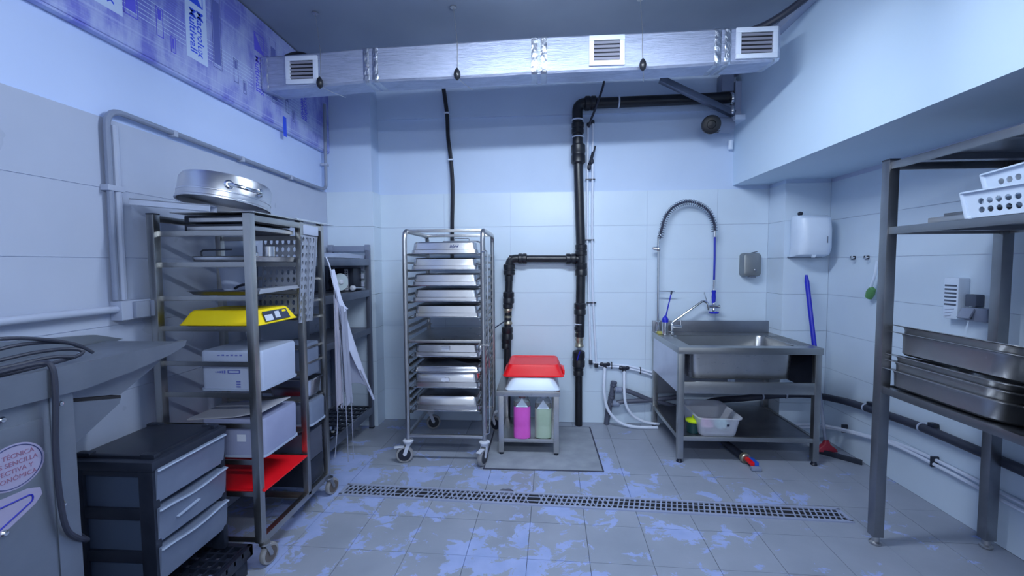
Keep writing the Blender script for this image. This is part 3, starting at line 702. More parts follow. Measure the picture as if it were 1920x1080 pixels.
for i, (z, dx, h, lab, mark) in enumerate(((1.5265, 0, .088, 'upturned steel pan with smudged handwriting, topmost in the tray trolley', 'w'), (1.4115, -.002, .086, 'upturned steel pan second from the top of the tray trolley', 'd'),
        (1.2965, .004, .086, 'upturned steel pan third from the top of the tray trolley', None), (1.1815, .004, .09, 'upturned steel pan fourth from the top of the tray trolley', None), (1.0665, .008, .088, 'upturned steel pan just above the middle shelf gap of the trolley', None),
        (.779, .004, .088, 'upturned steel pan with a pale square sticker below the middle shelf', 's'), (.549, 0, .106, 'upturned steel pan with torn white paper label, second from the bottom', 'l'), (.3765, .002, .106, 'upturned steel pan at the bottom of the tray trolley', None))):
    t = thing('steel_pan', lab, 'pan', (pcx+dx, pcy-.002, z), PG)
    inverted_pan(h).xf(Matrix.Translation(t.location)).build('pan_body', 'steel_pan', t)
    yf = t.location.y-.60/2+.029
    if mark == 's': MB().box(pcx-.03, pcx+.03, yf-.012, yf-.003, z+.045, z+.075, .001).build('sticker', 'caster_white', t)
    if mark == 'l':
        MB().prism([(-.03, 0), (-.01, -.004), (.012, .002), (.026, -.002), (.03, .02), (.016, .028), (0, .02), (-.014, .03), (-.03, .022)], lambda u, v, k: Vector((pcx-.005+u, yf-.014+k, z+.046+v)), 0, .008).build('paper_label', 'paper_label', t)
    if mark == 'w':
        g = MB(); rr = random.Random(3)
        for k in range(9):
            a = pcx+.04+k*.007; g.bar((a, yf-.003, z+.045+rr.uniform(-.006, .006)), (a+.006, yf-.003, z+.062+rr.uniform(-.008, .006)), .0025, .004)
        g.build('smudged_writing', 'sticker_line', t, kind='stuff')
# thin trays
t = thing('steel_tray', 'shallow upturned steel tray in the lower part of the tray trolley', 'tray', (pcx+.004, pcy-.02, .664))
m = MB(); m.rr([(0, .53, .58, .03), (.003, .532, .582, .03), (.005, .50, .55, .03), (.02, .49, .53, .035), (.03, .485, .52, .03), (.04, .46, .50, .03), (.036, .44, .48, .02)]); m.xf(Matrix.Translation(t.location)).build('tray_body', 'steel_pan', t)
t = thing('steel_tray', 'shallow steel tray pushed to the back of the trolley below the stickered pan', 'tray', (pcx+.01, pcy+.12, .721))
m = MB(); m.rr([(0, .53, .42, .03), (.003, .532, .422, .03), (.005, .50, .39, .03), (.028, .48, .37, .035), (.034, .45, .34, .03)]); m.xf(Matrix.Translation(t.location)).build('tray_body', 'steel_pan', t)
t = thing('serving_cover', 'steel cover with handle lying on top of the topmost upturned pan', 'cover', (-.62, 3.50, 1.617))
m = MB(); m.rr([(0, .28, .24, .02), (.016, .285, .245, .02), (.018, .25, .21, .02)]); m.xf(Matrix.Translation(t.location)).build('lid_plate', 'steel_dark', t)
MB().tube(fillet([(-.68, 3.45, 1.634), (-.68, 3.45, 1.657), (-.56, 3.45, 1.657), (-.56, 3.45, 1.634)], .01, 3), .004, 8).build('lid_handle', 'steel_dark', t)

# ------------------------------------------------------------------ little steel table with trays and jugs
def small_table():
    x0, x1, y0, y1 = -.328, .152, 3.20, 3.72
    t = thing('steel_table', 'low stainless steel table with bottom shelf beside the tray trolley', 'table', ((x0+x1)/2, 3.46, 0))
    MB().box(x0, x1, y0, y1, .455, .495, .004).build('tabletop', 'steel', t)
    for x in (x0+.035, x1-.028):
        for y in (y0+.025, y1-.03):
            l = MB().box(x-.02, x+.02, y-.02, y+.02, .022, .456, .003).build('leg', 'steel', t)
            MB().lathe([(.014, 0), (.017, .004), (.017, .018), (.012, .024)], (x, y, 0), seg=12).build('foot', 'black', l)
    MB().box(x0+.035, x1-.03, y0+.02, y1-.03, .095, .125, .003).build('bottom_shelf', 'steel', t)
    zt = .495
    w = thing('white_tray', 'white plastic tray upturned on the small steel table under the red one', 'tray', (-.055, 3.44, zt))
    MB().rr([(0, .405, .44, .03), (.004, .412, .446, .03), (.008, .398, .432, .03), (.075, .33, .37, .045), (.085, .31, .35, .04), (.0905, .27, .31, .03)], -.055, 3.44).xf(Matrix.Translation((0, 0, zt+.0005))).build('tray_body', 'white', w)
    r = thing('red_tray', 'bright red plastic tray upturned on top of the white tray', 'tray', (-.048, 3.47, .584))
    MB().rr([(.002, .465, .42, .03), (.007, .47, .426, .03), (.012, .452, .41, .03), (.075, .40, .36, .04), (.087, .385, .345, .035)], -.048, 3.47, cap1=False).xf(Matrix.Translation((0, 0, .586))).build('tray_body', 'red', r)
    MB().rr([(.087, .385, .345, .035), (.090, .375, .335, .03), (.082, .335, .295, .025), (.082, .3, .26, .02)], -.048, 3.47, cap0=False).xf(Matrix.Translation((0, 0, .586))).build('tray_base', 'red', r)
    MB().box(.178, .194, 3.34, 3.50, .588, .628, .004).build('tray_handle', 'red', r)
    for x, y, liq, lv, lab, cap in ((-.135, 3.262, 'magenta', .30, 'plastic jug of bright pink liquid on the table bottom shelf', 'red_dull'), (.026, 3.275, 'pale_green', .285, 'plastic jug of pale green liquid on the table bottom shelf', 'white')):
        j = thing('liquid_jug', lab, 'jug', (x, y, .125), 'liquid jugs under the small table')
        W = .128; rc = .04
        MB().rr([(.126, W*.86, W*.86, rc), (.134, W, W, rc), (.21, W, W, rc), (.22, W*.985, W*.985, rc), (.23, W, W, rc), (.125+lv-.07, W, W, rc), (.125+lv-.05, W*.98, W*.98, rc)], x, y).build('liquid', liq, j)
        MB().rr([(.125+lv-.05, W*1.0, W*1.0, rc), (.125+lv-.02, W*.98, W*.98, rc), (.125+lv+.015, W*.7, W*.7, .035), (.125+lv+.04, .05, .05, .02), (.125+lv+.05, .042, .042, .02)], x, y).build('jug_shoulder', 'jug', j)
        MB().lathe([(.022, 0), (.024, .004), (.024, -.018)], (x, y, .445), seg=14).build('cap', cap, j)
        # funnel-shaped white piece painted in as the highlight on the shoulder
        MB().prism([(-.045, 0), (.045, 0), (.03, .022), (.012, .04), (0, .062), (-.012, .04), (-.03, .022)], lambda u, v, k: Vector((x+u, y-W/2-.001+v*.42+k, .125+lv-.048+v)), 0, .004).build('shoulder_highlight', 'white', j)
small_table()

# ------------------------------------------------------------------ sink
def sink():
    x0, x1, y0, y1, zt = .995, 1.99, 3.14, 3.885, .845
    t = thing('sink_unit', 'large stainless steel sink unit with deep basin and open lower shelf', 'sink', ((x0+x1)/2, 3.5, 0))
    bx0, bx1, by0, by1 = 1.10, 1.845, 3.235, 3.70
    # worktop frame around the basin
    rim = MB()
    for a in ((x0, x1, y0, by0), (x0, x1, by1, y1), (x0, bx0, by0, by1), (bx1, x1, by0, by1)): rim.box(*a, zt-.006, zt)
    rim.box(x0, x1, y0-.002, y0+.012, zt-.045, zt+.002, .003); rim.box(x0-.002, x0+.012, y0, y1, zt-.045, zt+.002, .003); rim.box(x1-.012, x1+.002, y0, y1, zt-.045, zt+.002, .003)
    rim.build('worktop', 'sink_steel', t)
    rib = MB()
    for k in range(5): rib.box(bx1+.03+k*.021, bx1+.038+k*.021, by0+.02, by1-.02, zt-.001, zt+.003, .001)
    rib.build('drainer_ribs', 'sink_steel', t, kind='stuff')
    MB().box(x0, x1, y1-.018, y1, zt, zt+.10, .003).build('splashback', 'steel_dark', t)
    cx, cy, W, D = (bx0+bx1)/2, (by0+by1)/2, bx1-bx0, by1-by0
    MB().rr([(zt-.001, W+.004, D+.004, .06), (zt-.012, W-.006, D-.006, .06), (zt-.235, W-.02, D-.02, .07), (zt-.25, W-.08, D-.08, .06)], cx, cy, cap0=False, n=6).build('basin', 'sink_steel', t, fixn=False)
    MB().rr([(zt-.03, W+.006, D+.02, .065), (zt-.242, W-.006, D, .075), (zt-.258, W-.07, D-.07, .06)], cx, cy, cap0=False, n=6).build('basin_shell', 'steel', t)
    MB().lathe([(.045, .002), (.04, .006), (.028, .004), (.0, .003)], (cx+.05, cy+.04, zt-.252), seg=18).build('basin_drain', 'chrome', t)
    MB().lathe([(.03, 0), (.035, -.02), (.028, -.03), (.028, -.10), (.03, -.105)], (cx+.05, cy+.04, zt-.255), seg=16).build('waste_outlet', 'white', t)
    for x in (x0+.022, x1-.03):
        for y in (y0+.022, y1-.03):
            l = MB().box(x-.021, x+.021, y-.021, y+.021, .03, zt-.01, .003).build('leg', 'sink_steel', t)
            MB().lathe([(.02, 0), (.023, .005), (.018, .012), (.014, .035)], (x, y, 0), seg=14).build('foot', 'caster_black', l)
    MB().box(x0+.04, x1-.05, y0+.004, y0+.02, .512, .598, .003).build('front_rail', 'sink_steel', t)
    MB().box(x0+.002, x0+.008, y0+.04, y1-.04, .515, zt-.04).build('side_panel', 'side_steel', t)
    MB().box(x1-.01, x1-.004, y0+.05, y1-.05, .515, zt-.04).build('side_panel', 'black', t)  # black panel stands in for the shade in the gap beside the basin
    MB().box(x0+.04, x1-.05, y1-.03, y1-.02, .3, zt-.02).build('back_panel', 'steel_dark', t)
    s = MB().box(x0+.01, x1-.015, y0+.012, y1-.012, .178, .192).build('lower_shelf', 'steel_dark', t)
    e = MB(); e.box(x0+.035, x1-.05, y0+.004, y0+.03, .165, .198, .003); e.box(x0+.006, x0+.03, y0+.03, y1-.03, .165, .198, .003); e.box(x1-.04, x1-.015, y0+.03, y1-.03, .165, .198, .003)
    e.build('shelf_edge', 'sink_steel', t)
    # small spray logo-free decal on the side panel
    # tap with spring hose
    yf = 3.835
    f = thing('spray_tap', 'tall chrome pre-rinse spray tap with spring arch and blue hose on the sink', 'tap', (1.03, yf, zt))
    MB().lathe([(.024, 0), (.024, .006), (.017, .012), (.015, .07), (.019, .075), (.019, .095), (.013, .10)], (1.032, yf, zt), seg=18).build('riser_base', 'chrome', f)
    MB().tube([(1.032, yf, zt+.07), (1.028, yf, 1.56)], .0105, 12).build('riser', 'chrome', f)
    m = MB(); m.lathe([(.013, 0), (.018, .008), (.018, .025), (.0145, .03), (.0145, .125), (.011, .13)], (1.028, yf, 1.555), seg=14); m.lathe([(.009, -.045), (.016, -.035), (.02, -.01), (.012, .0)], (1.022, yf, 1.575), (1, 0, -.1), 12); m.build('spring_collar', 'chrome', f)
    arch = spl([(1.036, yf, 1.66), (1.052, yf, 1.74), (1.082, yf, 1.845), (1.148, yf, 1.93), (1.255, yf, 1.975), (1.362, yf, 1.955), (1.448, yf, 1.888), (1.494, yf, 1.785), (1.50, yf, 1.715)], 14)
    MB().tube(arch, .010, 10).build('inner_hose', 'navy', f)
    L = [0]
    for a, b in zip(arch, arch[1:]): L.append(L[-1]+(b-a).length)
    turns = 40; coil = []; N = turns*10
    for i in range(N+1):
        s_ = L[-1]*i/N; k = max(j for j in range(len(L)) if L[j] <= s_+1e-9); k = min(k, len(arch)-2)
        p = arch[k].lerp(arch[k+1], (s_-L[k])/(L[k+1]-L[k])); T = (arch[k+1]-arch[k]).normalized(); nn = Vector((0, 1, 0)); bb = T.cross(nn); a = 2*math.pi*turns*i/N
        coil.append(p+(nn*math.cos(a)+bb*math.sin(a))*.025-bb*.004)
    MB().tube(coil, .0024, 6).build('coil_spring', 'coil', f)
    MB().lathe([(.011, .03), (.019, .028), (.019, -.028), (.013, -.03)], (1.50, yf, 1.70), seg=14).build('spring_end', 'chrome', f)
    MB().tube([(1.50, yf, 1.69), (1.503, yf, 1.50), (1.502, yf, 1.30)], .0085, 10).build('drop_hose', 'blue_hose', f)
    MB().lathe([(.010, .09), (.012, .07), (.010, .06), (.012, .04), (.010, .02), (.014, .0)], (1.502, yf, 1.215), seg=12).build('hose_ferrule', 'chrome', f)
    MB().lathe([(.013, .11), (.018, .105), (.018, .095), (.0145, .085), (.017, .05), (.0145, .01), (.016, .0)], (1.502, yf, 1.105), seg=14).build('grip', 'blue', f)
    m = MB(); m.lathe([(.014, .04), (.019, .03), (.017, .015), (.013, .0), (.02, -.03), (.032, -.042)], (1.505, yf, 1.072), seg=16); m.lathe([(.012, -.055), (.014, -.03), (.014, .035), (.017, .045), (.012, .055)], (1.50, yf-.004, 1.075), (1, 0, 0), 12); m.build('spray_valve', 'chrome', f)
    MB().lathe([(.0, .004), (.036, .002), (.04, -.004), (.038, -.014), (.0, -.016)], (1.507, yf, 1.028), seg=20).build('spray_face', 'blue', f)
    MB().tube(fillet([(1.41, yf-.01, 1.205), (1.437, yf-.012, 1.14), (1.465, yf-.008, 1.06)], .03, 4), [.0075]*7+[.006], 8).build('lever', 'chrome', f) if False else MB().bar((1.412, yf-.012, 1.20), (1.462, yf-.006, 1.055), .016, .007, bev=.002).build('lever', 'chrome', f)
    MB().tube([(1.03, yf, 1.21), (1.17, yf, 1.205)], .0055, 8).build('hose_hook', 'chrome', f)
    MB().tube(fillet([(1.145, yf-.02, zt+.07), (1.145, yf-.02, .935), (1.40, yf-.03, 1.125), (1.437, yf-.03, 1.11), (1.452, yf-.03, 1.045)], .03, 5), .0095, 10).build('swivel_spout', 'chrome', f)
    m = MB(); m.lathe([(.022, 0), (.022, .008), (.016, .014), (.016, .075), (.012, .085)], (1.145, yf-.02, zt), seg=16); m.lathe([(.016, 0), (.018, .03), (.015, .075)], (1.15, yf-.02, zt+.052), (1, -.15, 0), 14); m.cyl((1.215, yf-.03, zt+.055), (1.217, yf-.03, zt+.115), .006, 8); m.build('mixer', 'chrome', f)
    b = thing('bottle_brush', 'blue-handled brush standing in a slim steel cylinder at the left sink corner', 'brush', (1.055, 3.70, zt))
    MB().lathe([(.022, 0), (.022, .115)], (1.055, 3.70, zt+.002), seg=18).build('holder', 'chrome', b)
    MB().lathe([(.027, .11), (.027, .135), (.018, .15), (.007, .165)], (1.055, 3.70, zt), seg=18).build('collar', 'blue', b)
    MB().tube([(1.058, 3.70, zt+.15), (1.10, 3.70, zt+.345)], .0055, 8).build('handle', 'blue', b)
    MB().lathe([(.004, -.02), (.008, -.005), (.008, .012), (.003, .02)], (1.103, 3.70, zt+.355), (.2, 0, 1), 10).build('handle_tip', 'navy', b)
    MB().box(1.005, 1.045, 3.73, 3.78, zt+.0005, zt+.022, .006).build('sponge', 'sponge', label='small yellow-green sponge behind the brush cylinder on the sink', cat='sponge')
    # tub and jar on the lower shelf
    q = thing('plastic_tub', 'white translucent plastic tub with pink and mint cloths on the sink shelf', 'tub', (1.29, 3.33, .198))
    lv = [(.0, .245, .36, .04), (.012, .262, .375, .045), (.13, .30, .425, .05), (.135, .325, .45, .055), (.142, .325, .45, .055), (.142, .298, .42, .05), (.13, .292, .415, .05), (.015, .25, .365, .045), (.008, .2, .3, .04)]
    MB().rr([(z+.198, a, b, r) for z, a, b, r in lv], 1.29, 3.335, n=5).build('tub_body', 'tub', q)
    MB().bar((1.345, 3.1385, .27), (1.345, 3.1285, .295), .018, .004).build('tub_mark', 'navy', q)
    for nm, x, z, lab in (('pink_sponge', 1.235, 0, 'pink cloth bundle inside the white tub'), ('mint_sponge', 1.35, 0, 'mint green cloth bundle inside the white tub')):
        m = MB(); rr = random.Random(ord(nm[0]))
        rows = []
        for i in range(7):
            ph = math.pi*i/6; rows.append([(x+.052*math.sin(ph)*math.cos(a)*(1+rr.uniform(-.12, .12)), 3.245+.055*math.sin(ph)*math.sin(a)*(1+rr.uniform(-.12, .12)), .252-.038*math.cos(ph)) for a in [2*math.pi*k/12 for k in range(12)]])
        m.loft(rows).build('cloth_bundle', nm, label=lab, cat='cloth')
    j = thing('lime_jar', 'dark green jar with bright lime lid beside the tub on the sink shelf', 'jar', (1.14, 3.25, .192))
    MB().lathe([(.044, 0), (.048, .004), (.048, .075), (.044, .08)], (1.14, 3.25, .1925), seg=22).build('jar_body', 'jar_green', j)
    MB().lathe([(.05, 0), (.053, .004), (.053, .012), (.04, .022), (.012, .026)], (1.14, 3.25, .272), seg=22).build('lid', 'lime', j)
    MB().lathe([(.006, 0), (.006, .02), (.003, .024)], (1.14, 3.25, .298), seg=10).build('lid_knob', 'lime', j)
    h = thing('pipe_end', 'dark hose end with red and blue tag on the floor under the sink', 'hose end', (1.49, 3.12, .04))
    MB().tube([(1.44, 3.42, .05), (1.475, 3.2, .042)], .026, 12).build('hose_piece', 'hose', h)
    MB().lathe([(.03, -.02), (.036, -.012), (.036, .012), (.03, .02)], (1.482, 3.165, .04), (.15, -1, 0), 14).build('metal_collar', 'brass', h)
    MB().box(1.474, 1.501, 3.06, 3.15, .028, .052, .003).build('red_tag', 'red', h); MB().box(1.502, 1.53, 3.06, 3.15, .028, .052, .003).build('blue_tag', 'sticker_blue2', h); MB().box(1.47, 1.535, 3.03, 3.06, .004, .03, .003).build('clip', 'conduit', h)
M['tub'] = nmat('tub_plastic', (.86, .88, .96), .28, Transmission_Weight=.6, IOR=1.12)
M['sticker_blue2'] = nmat('tag_blue', (.02, .10, .55), .4)
sink()

# ------------------------------------------------------------------ things on the right wall
def right_wall():
    s = thing('soap_dispenser', 'stainless steel soap dispenser on the back wall right of the sink tap', 'dispenser', (1.825, YB-.03, 1.33))
    MB().loft([[(1.822+x, yy, 1.432+z) for x, z in rrect(w, h, .025, 4)] for yy, w, h in ((YB-.001, .15, .20), (YB-.06, .152, .202), (YB-.082, .14, .19), (YB-.088, .115, .165))]).build('body', 'soap_steel', s)
    MB().lathe([(.013, 0), (.013, .006), (.008, .01)], (1.842, YB-.087, 1.385), (0, -1, 0), 14).build('lens', 'steel_dark', s)
    MB().box(1.80, 1.85, YB-.09, YB-.04, 1.322, 1.338, .004).build('push_spout', 'steel_dark', s)
    MB().bar((1.83, YB-.04, 1.534), (1.875, YB-.04, 1.545), .02, .006).build('lock_key', 'black', s)
    d = thing('towel_dispenser', 'white plastic paper towel dispenser in the right corner', 'dispenser', (2.13, 3.57, 1.49))
    def ring(z, k, a, b, r): return [(2.132+x*1.0, 3.668-b/2+y, z) for x, y in rrect(a, b, r, 6)]
    MB().loft([ring(1.495, 0, .24, .10, .03), ring(1.51, 0, .245, .17, .05), ring(1.56, 0, .25, .20, .065), ring(1.70, 0, .25, .20, .065), ring(1.79, 0, .25, .185, .065), ring(1.815, 0, .24, .15, .06), ring(1.82, 0, .21, .11, .05)]).build('cover', 'white', d)
    MB().box(2.012, 2.252, 3.62, 3.669, 1.49, 1.497).build('base_plate', 'unit_grey', d)
    MB().box(2.192, 2.198, 3.464, 3.47, 1.598, 1.648, .001).build('level_window', 'steel_dark', d)
    MB().prism([(-.02, .016), (.02, .016), (.008, -.012), (-.008, -.012)], lambda u, v, k: Vector((2.12+u, 3.50+k, 1.50+v)), 0, .02).build('towel_tab', 'white', d)
    MB().lathe([(.002, -.02), (.016, -.012), (.018, .004), (.008, .018)], (2.065, 3.60, 1.835), (.9, 0, .4), 10).build('black_stopper', 'black', label='small black stopper lying on top of the towel dispenser', cat='stopper')
    for i, (y, lab) in enumerate(((3.385, 'steel coat hook with black pad, farthest of the row on the right wall'), (3.25, 'steel coat hook with black pad, middle of the row by the shelf post'), (3.105, 'steel coat hook nearest the camera on the right wall behind the shelf post'))):
        h = thing('wall_hook', lab, 'hook', (XR-.01, y, 1.483), 'hooks on the right wall')
        MB().box(XR-.012, XR, y-.012, y+.03, 1.47, 1.496, .003).build('pad', 'black', h)
        MB().tube(fillet([(XR-.01, y-.01, 1.484), (XR-.05, y-.02, 1.473), (XR-.055, y-.045, 1.476), (XR-.05, y-.048, 1.497)], .008, 3), .0045, 8).build('hook', 'chrome', h)
    g = thing('dish_brush', 'green brush with white handle hanging by the shelf post on the right wall', 'brush', (XR-.04, 3.16, 1.2))
    MB().tube(spl([(XR-.05, 3.10, 1.46), (XR-.05, 3.115, 1.36), (XR-.05, 3.15, 1.27)]), .009, 8).build('handle', 'white', g)
    m = Matrix.Translation((XR-.045, 3.155, 1.235)) @ Matrix.Rotation(math.radians(28), 4, 'X')
    MB().loft([[(a*math.cos(k*.4488)*.5, a*math.sin(k*.4488)*.7, z) for k in range(14)] for z, a in ((-.045, .015), (-.037, .036), (0, .046), (.037, .034), (.045, .015))]).xf(m).build('head', 'green', g)
    a = thing('plug_in_vent', 'white slotted plug-in box on the right wall next to the grey sockets', 'plug-in box', (XR, 2.54, 1.14))
    MB().box(XR-.062, XR, 2.505, 2.595, 1.132, 1.362, .012).build('case', 'white', a)
    sl = MB()
    for k in range(6):
        z = 1.212+k*.021
        MB().box(XR-.0632, XR-.06, 2.515, 2.585, z-.005, z+.005, .001).build('slot', 'socket_dark', a)
    for k in range(3): MB().bar((XR-.0635, 2.525+k*.008, 1.19-k*.018), (XR-.0635, 2.575, 1.182-k*.018), .004, .003).build('rib', 'conduit_light', a)
    s = thing('double_socket', 'pair of grey wall sockets with flip covers beside the white plug-in box', 'socket', (XR, 2.43, 1.15))
    MB().box(XR-.05, XR, 2.36, 2.48, 1.135, 1.205, .005).build('back_box', 'socket', s)
    MB().box(XR-.055, XR-.048, 2.435, 2.478, 1.142, 1.20, .003).build('socket_face', 'socket_dark', s)
    m = Matrix.Translation((XR-.05, 2.455, 1.20)) @ Matrix.Rotation(math.radians(-62), 4, 'Y')
    MB().box(-.06, .0, -.034, .034, -.005, .005, .003, mat=m).build('open_flap', 'socket', s)
    MB().box(XR-.045, XR-.002, 2.425, 2.485, 1.21, 1.275, .006).build('upper_flap', 'socket_dark', s)
    # hoses along the wall
    h = MB().tube(spl([(1.30, 3.80, .20), (1.5, 3.72, .285), (1.68, 3.60, .345), (1.85, 3.58, .372), (2.08, 3.60, .38), (2.22, 3.55, .385), (2.295, 3.35, .405), (2.305, 3.1, .425), (2.305, 2.72, .45), (2.305, 2.3, .452), (2.305, 1.9, .445), (2.305, 1.4, .44)], 10), .026, 12).build('black_hose', 'hose', label='thick black hose curving from the sink round the corner along the right wall', cat='hose', loc=(2.3, 3, .3))
    for p in ((1.80, 3.58, .368), (1.99, 3.592, .378), (2.305, 3.17, .42), (2.305, 2.72, .45)):
        MB().lathe([(.028, -.006), (.031, -.003), (.031, .003), (.028, .006)], p, (1, 0, 0) if p[0] < 2.2 else (0, 1, 0), 14).build('hose_clip', 'conduit_light', h)
    for p in ((2.315, 3.14, .458), (2.315, 2.66, .487)): MB().box(p[0]-.015, p[0]+.02, p[1]-.02, p[1]+.02, p[2]-.012, p[2]+.012, .004).build('wall_clamp', 'black', h)
    w = MB().tube(spl([(1.7, 3.62, .10), (1.95, 3.62, .11), (2.18, 3.60, .135), (2.28, 3.45, .17), (2.322, 3.1, .232), (2.322, 2.9, .272), (2.322, 2.62, .286), (2.322, 2.3, .283), (2.322, 1.8, .28)], 8), .0105, 8).build('white_water_pipe', 'white_pipe', label='two thin white pipes running low along the right wall', cat='pipe', loc=(2.3, 3, .2))
    MB().tube(spl([(1.75, 3.63, .075), (1.97, 3.63, .085), (2.2, 3.605, .11), (2.29, 3.46, .155), (2.31, 3.1, .225), (2.31, 2.9, .258), (2.31, 2.62, .262), (2.31, 2.3, .256), (2.31, 1.8, .25)], 8), .0105, 8).build('second_pipe', 'white_pipe', w)
    for y, z in ((2.64, .276), (3.39, .185)): MB().box(2.296, 2.338, y-.006, y+.006, z-.032, z+.03, .002).build('pipe_clip', 'black', w)
    b = thing('floor_squeegee', 'floor squeegee with blue and grey handle and red head leaning in the right corner', 'squeegee', (2.16, 3.36, 0))
    foot, top = Vector((2.165, 3.36, .07)), Vector((2.125, 3.60, 1.35)); mid = foot.lerp(top, .46)
    MB().tube([foot, mid], .0115, 10).build('lower_handle', 'conduit', b)
    MB().tube([mid, foot.lerp(top, .96), top], [.0165, .0165, .009], 10).build('grip', 'blue', b)
    MB().loft([[(2.165+x, 3.355+y, z) for x, y in rrect(a, c, .01, 3)] for z, a, c in ((.024, .15, .05), (.045, .13, .045), (.075, .05, .04), (.105, .03, .03))]).build('head', 'red_dull', b)
    MB().bar((2.08, 3.40, .018), (2.30, 3.175, .018), .02, .036, bev=.003).build('blade', 'black', b)
M['soap_steel'] = steel('soap_steel', (.30, .32, .33), (.36, .38, .39), (.45, .55))
right_wall()

# ------------------------------------------------------------------ open shelf unit on the right
def right_shelf():
    x0, x1, y1, y0 = 1.70, 2.29, 2.295, .75
    t = thing('shelf_unit', 'tall stainless steel shelf unit along the right wall', 'shelf unit', (2.0, 1.5, 0))
    for x, y, w in ((x0+.024, y1-.024, .048), (x1-.03, y1-.024, .052), (x0+.024, y0, .048), (x1-.03, y0, .052)):
        l = MB().box(x-w/2, x+w/2, y-.024, y+.024, .045, 1.945, .003).build('post', 'rack_steel', t)
        MB().lathe([(.02, 0), (.026, .004), (.026, .012), (.017, .018), (.017, .048)], (x, y, 0), seg=16).build('foot', 'steel_tube', l)
        MB().box(x-w/2-.001, x+w/2+.001, y-.025, y+.025, 1.944, 1.952, .002).build('cap', 'black', l)
    TILT = math.radians(11)       # the lower shelf slopes down to the wall
    for z in (1.935, 1.62, .83):
        h = .035
        b = MB(); b.box(x0+.008, x0+.024, y0, y1-.048, z-h, z, .002); b.box(x1-.03, x1-.016, y0, y1-.048, z-h, z, .002); b.box(x0+.048, x1-.056, y1-.034, y1-.018, z-h, z, .002)
        b.build('shelf_edge', 'rack_steel', t)
        sl = Matrix.Translation((x0+.02, 0, z)) @ Matrix.Rotation(TILT if z < 1 else 0, 4, 'Y')
        MB().box(0, x1-x0-.05, y0, y1-.03, -.004, -.001, mat=sl).build('shelf_plate', 'steel_dark', t)
        for y in (1.0, 1.35, 1.75, 2.1): MB().box(.01, x1-x0-.06, y-.02, y+.02, -.03, -.004, mat=sl).build('stiffener', 'steel_dark', t)
    # steel trays on the lower shelf, stacked
    def tray(x, y, z, h, lab, grp='steel trays stacked on the right shelf'):
        q = thing('steel_tray', lab, 'tray', (x, y, z), grp); W, D = .36, .52
        MB().rr([(.0, W-.045, D-.045, .05), (.008, W-.022, D-.022, .055), (h-.018, W-.006, D-.006, .055), (h-.006, W+.004, D+.004, .055), (h-.003, W+.07, D+.09, .03), (h, W+.07, D+.09, .03), (h, W+.002, D+.002, .055), (h-.015, W-.012, D-.012, .055), (.011, W-.032, D-.032, .05)], W/2-.03, y, n=5).xf(Matrix.Translation((x-W/2+.03, 0, .8325)) @ Matrix.Rotation(TILT, 4, 'Y') @ Matrix.Translation((0, 0, z-.8305))).build('tray_body', 'steel_tray', q)
    px, py = 1.905, 2.0
    for z, h, lab in ((.8305, .083, 'deep steel tray at the bottom of the stack on the right shelf'), (.858, .098, 'steel tray nested second from the bottom on the right shelf'), (.882, .103, 'steel tray nested third from the bottom on the right shelf'), (.994, .104, 'deep steel tray second from the top of the right shelf stack'), (1.020, .112, 'steel tray topmost of the stack on the right shelf')):
        tray(px, py, z, h, lab)
    for i, (z, h, lab) in enumerate(((.8305, .083, 'steel tray of the nearer stack at the right picture edge, lowest'), (.862, .10, 'steel tray of the nearer stack at the right picture edge, middle'), (.90, .104, 'steel tray of the nearer stack at the right picture edge, topmost'))):
        tray(px+.03, py-.64, z, h, lab, 'steel trays at the right picture edge')
    # white perforated baskets
    def basket(x, y, z, rz, lab, h=.105):
        W, D = .33, .48; q = thing('plastic_basket', lab, 'basket', (x, y, z), 'white baskets on the right shelf'); q.rotation_euler = (0, 0, rz)
        e = .014; off = Vector((x, y, z))
        def T(mb): return mb.xf(Matrix.Translation(off))
        c = .0335; hole = (.0125, .0125)
        def side(nx, length, place_):
            m = MB(); n = int((length-.09)/c); u0 = -n*c/2
            m.perf(place_, u0, .012, n, 2, c, c, hole, .003)
            m.add([], [])
            def q4(a, b, v0, v1): m.prism([(a, v0), (b, v0), (b, v1), (a, v1)], place_, 0, .003)
            q4(-length/2, u0, .0, h); q4(-u0, length/2, 0, h); q4(u0, -u0, 0, .012); q4(u0, -u0, .012+2*c, h)
            # raised rings round the holes
            T(m).build('side_wall', 'white', q)
        tap = e
        side(0, D-.01, lambda u, v, k: Vector((-W/2+.012-tap*v/h+.003-k, u, v)))
        side(0, D-.01, lambda u, v, k: Vector((W/2-.012+tap*v/h-.003+k, u, v)))
        side(0, W-.015, lambda u, v, k: Vector((u, D/2-.012+tap*v/h-.003+k, v)))
        side(0, W-.015, lambda u, v, k: Vector((u, -D/2+.012-tap*v/h+.003-k, v)))
        T(MB().box(-W/2+.016, W/2-.016, -D/2+.016, D/2-.016, 0, .003)).build('base', 'white', q)
        r = MB(); R1 = rrect(W+.03, D+.03, .03, 4); R0 = rrect(W-.005, D-.005, .025, 4)
        r.loft([[(a, b, h-.004) for a, b in R0], [(a, b, h-.004) for a, b in R1], [(a, b, h+.002) for a, b in R1], [(a, b, h+.002) for a, b in R0]], False, False); T(r).build('rim', 'white', q)
        for sx in (-1, 1):
            for sy in (-1, 1):
                f = MB(); f.box(sx*(W/2-.02)-.012, sx*(W/2-.02)+.012, sy*(D/2-.02)-.012, sy*(D/2-.02)+.012, -.006, .01, .003); f.loft([[(sx*(W/2-.013+tap*v/h)+a, sy*(D/2-.013+tap*v/h)+b, v) for a, b in rrect(.018, .018, .007, 3)] for v in (0, h)]); T(f).build('corner_post', 'white', q)
        return q
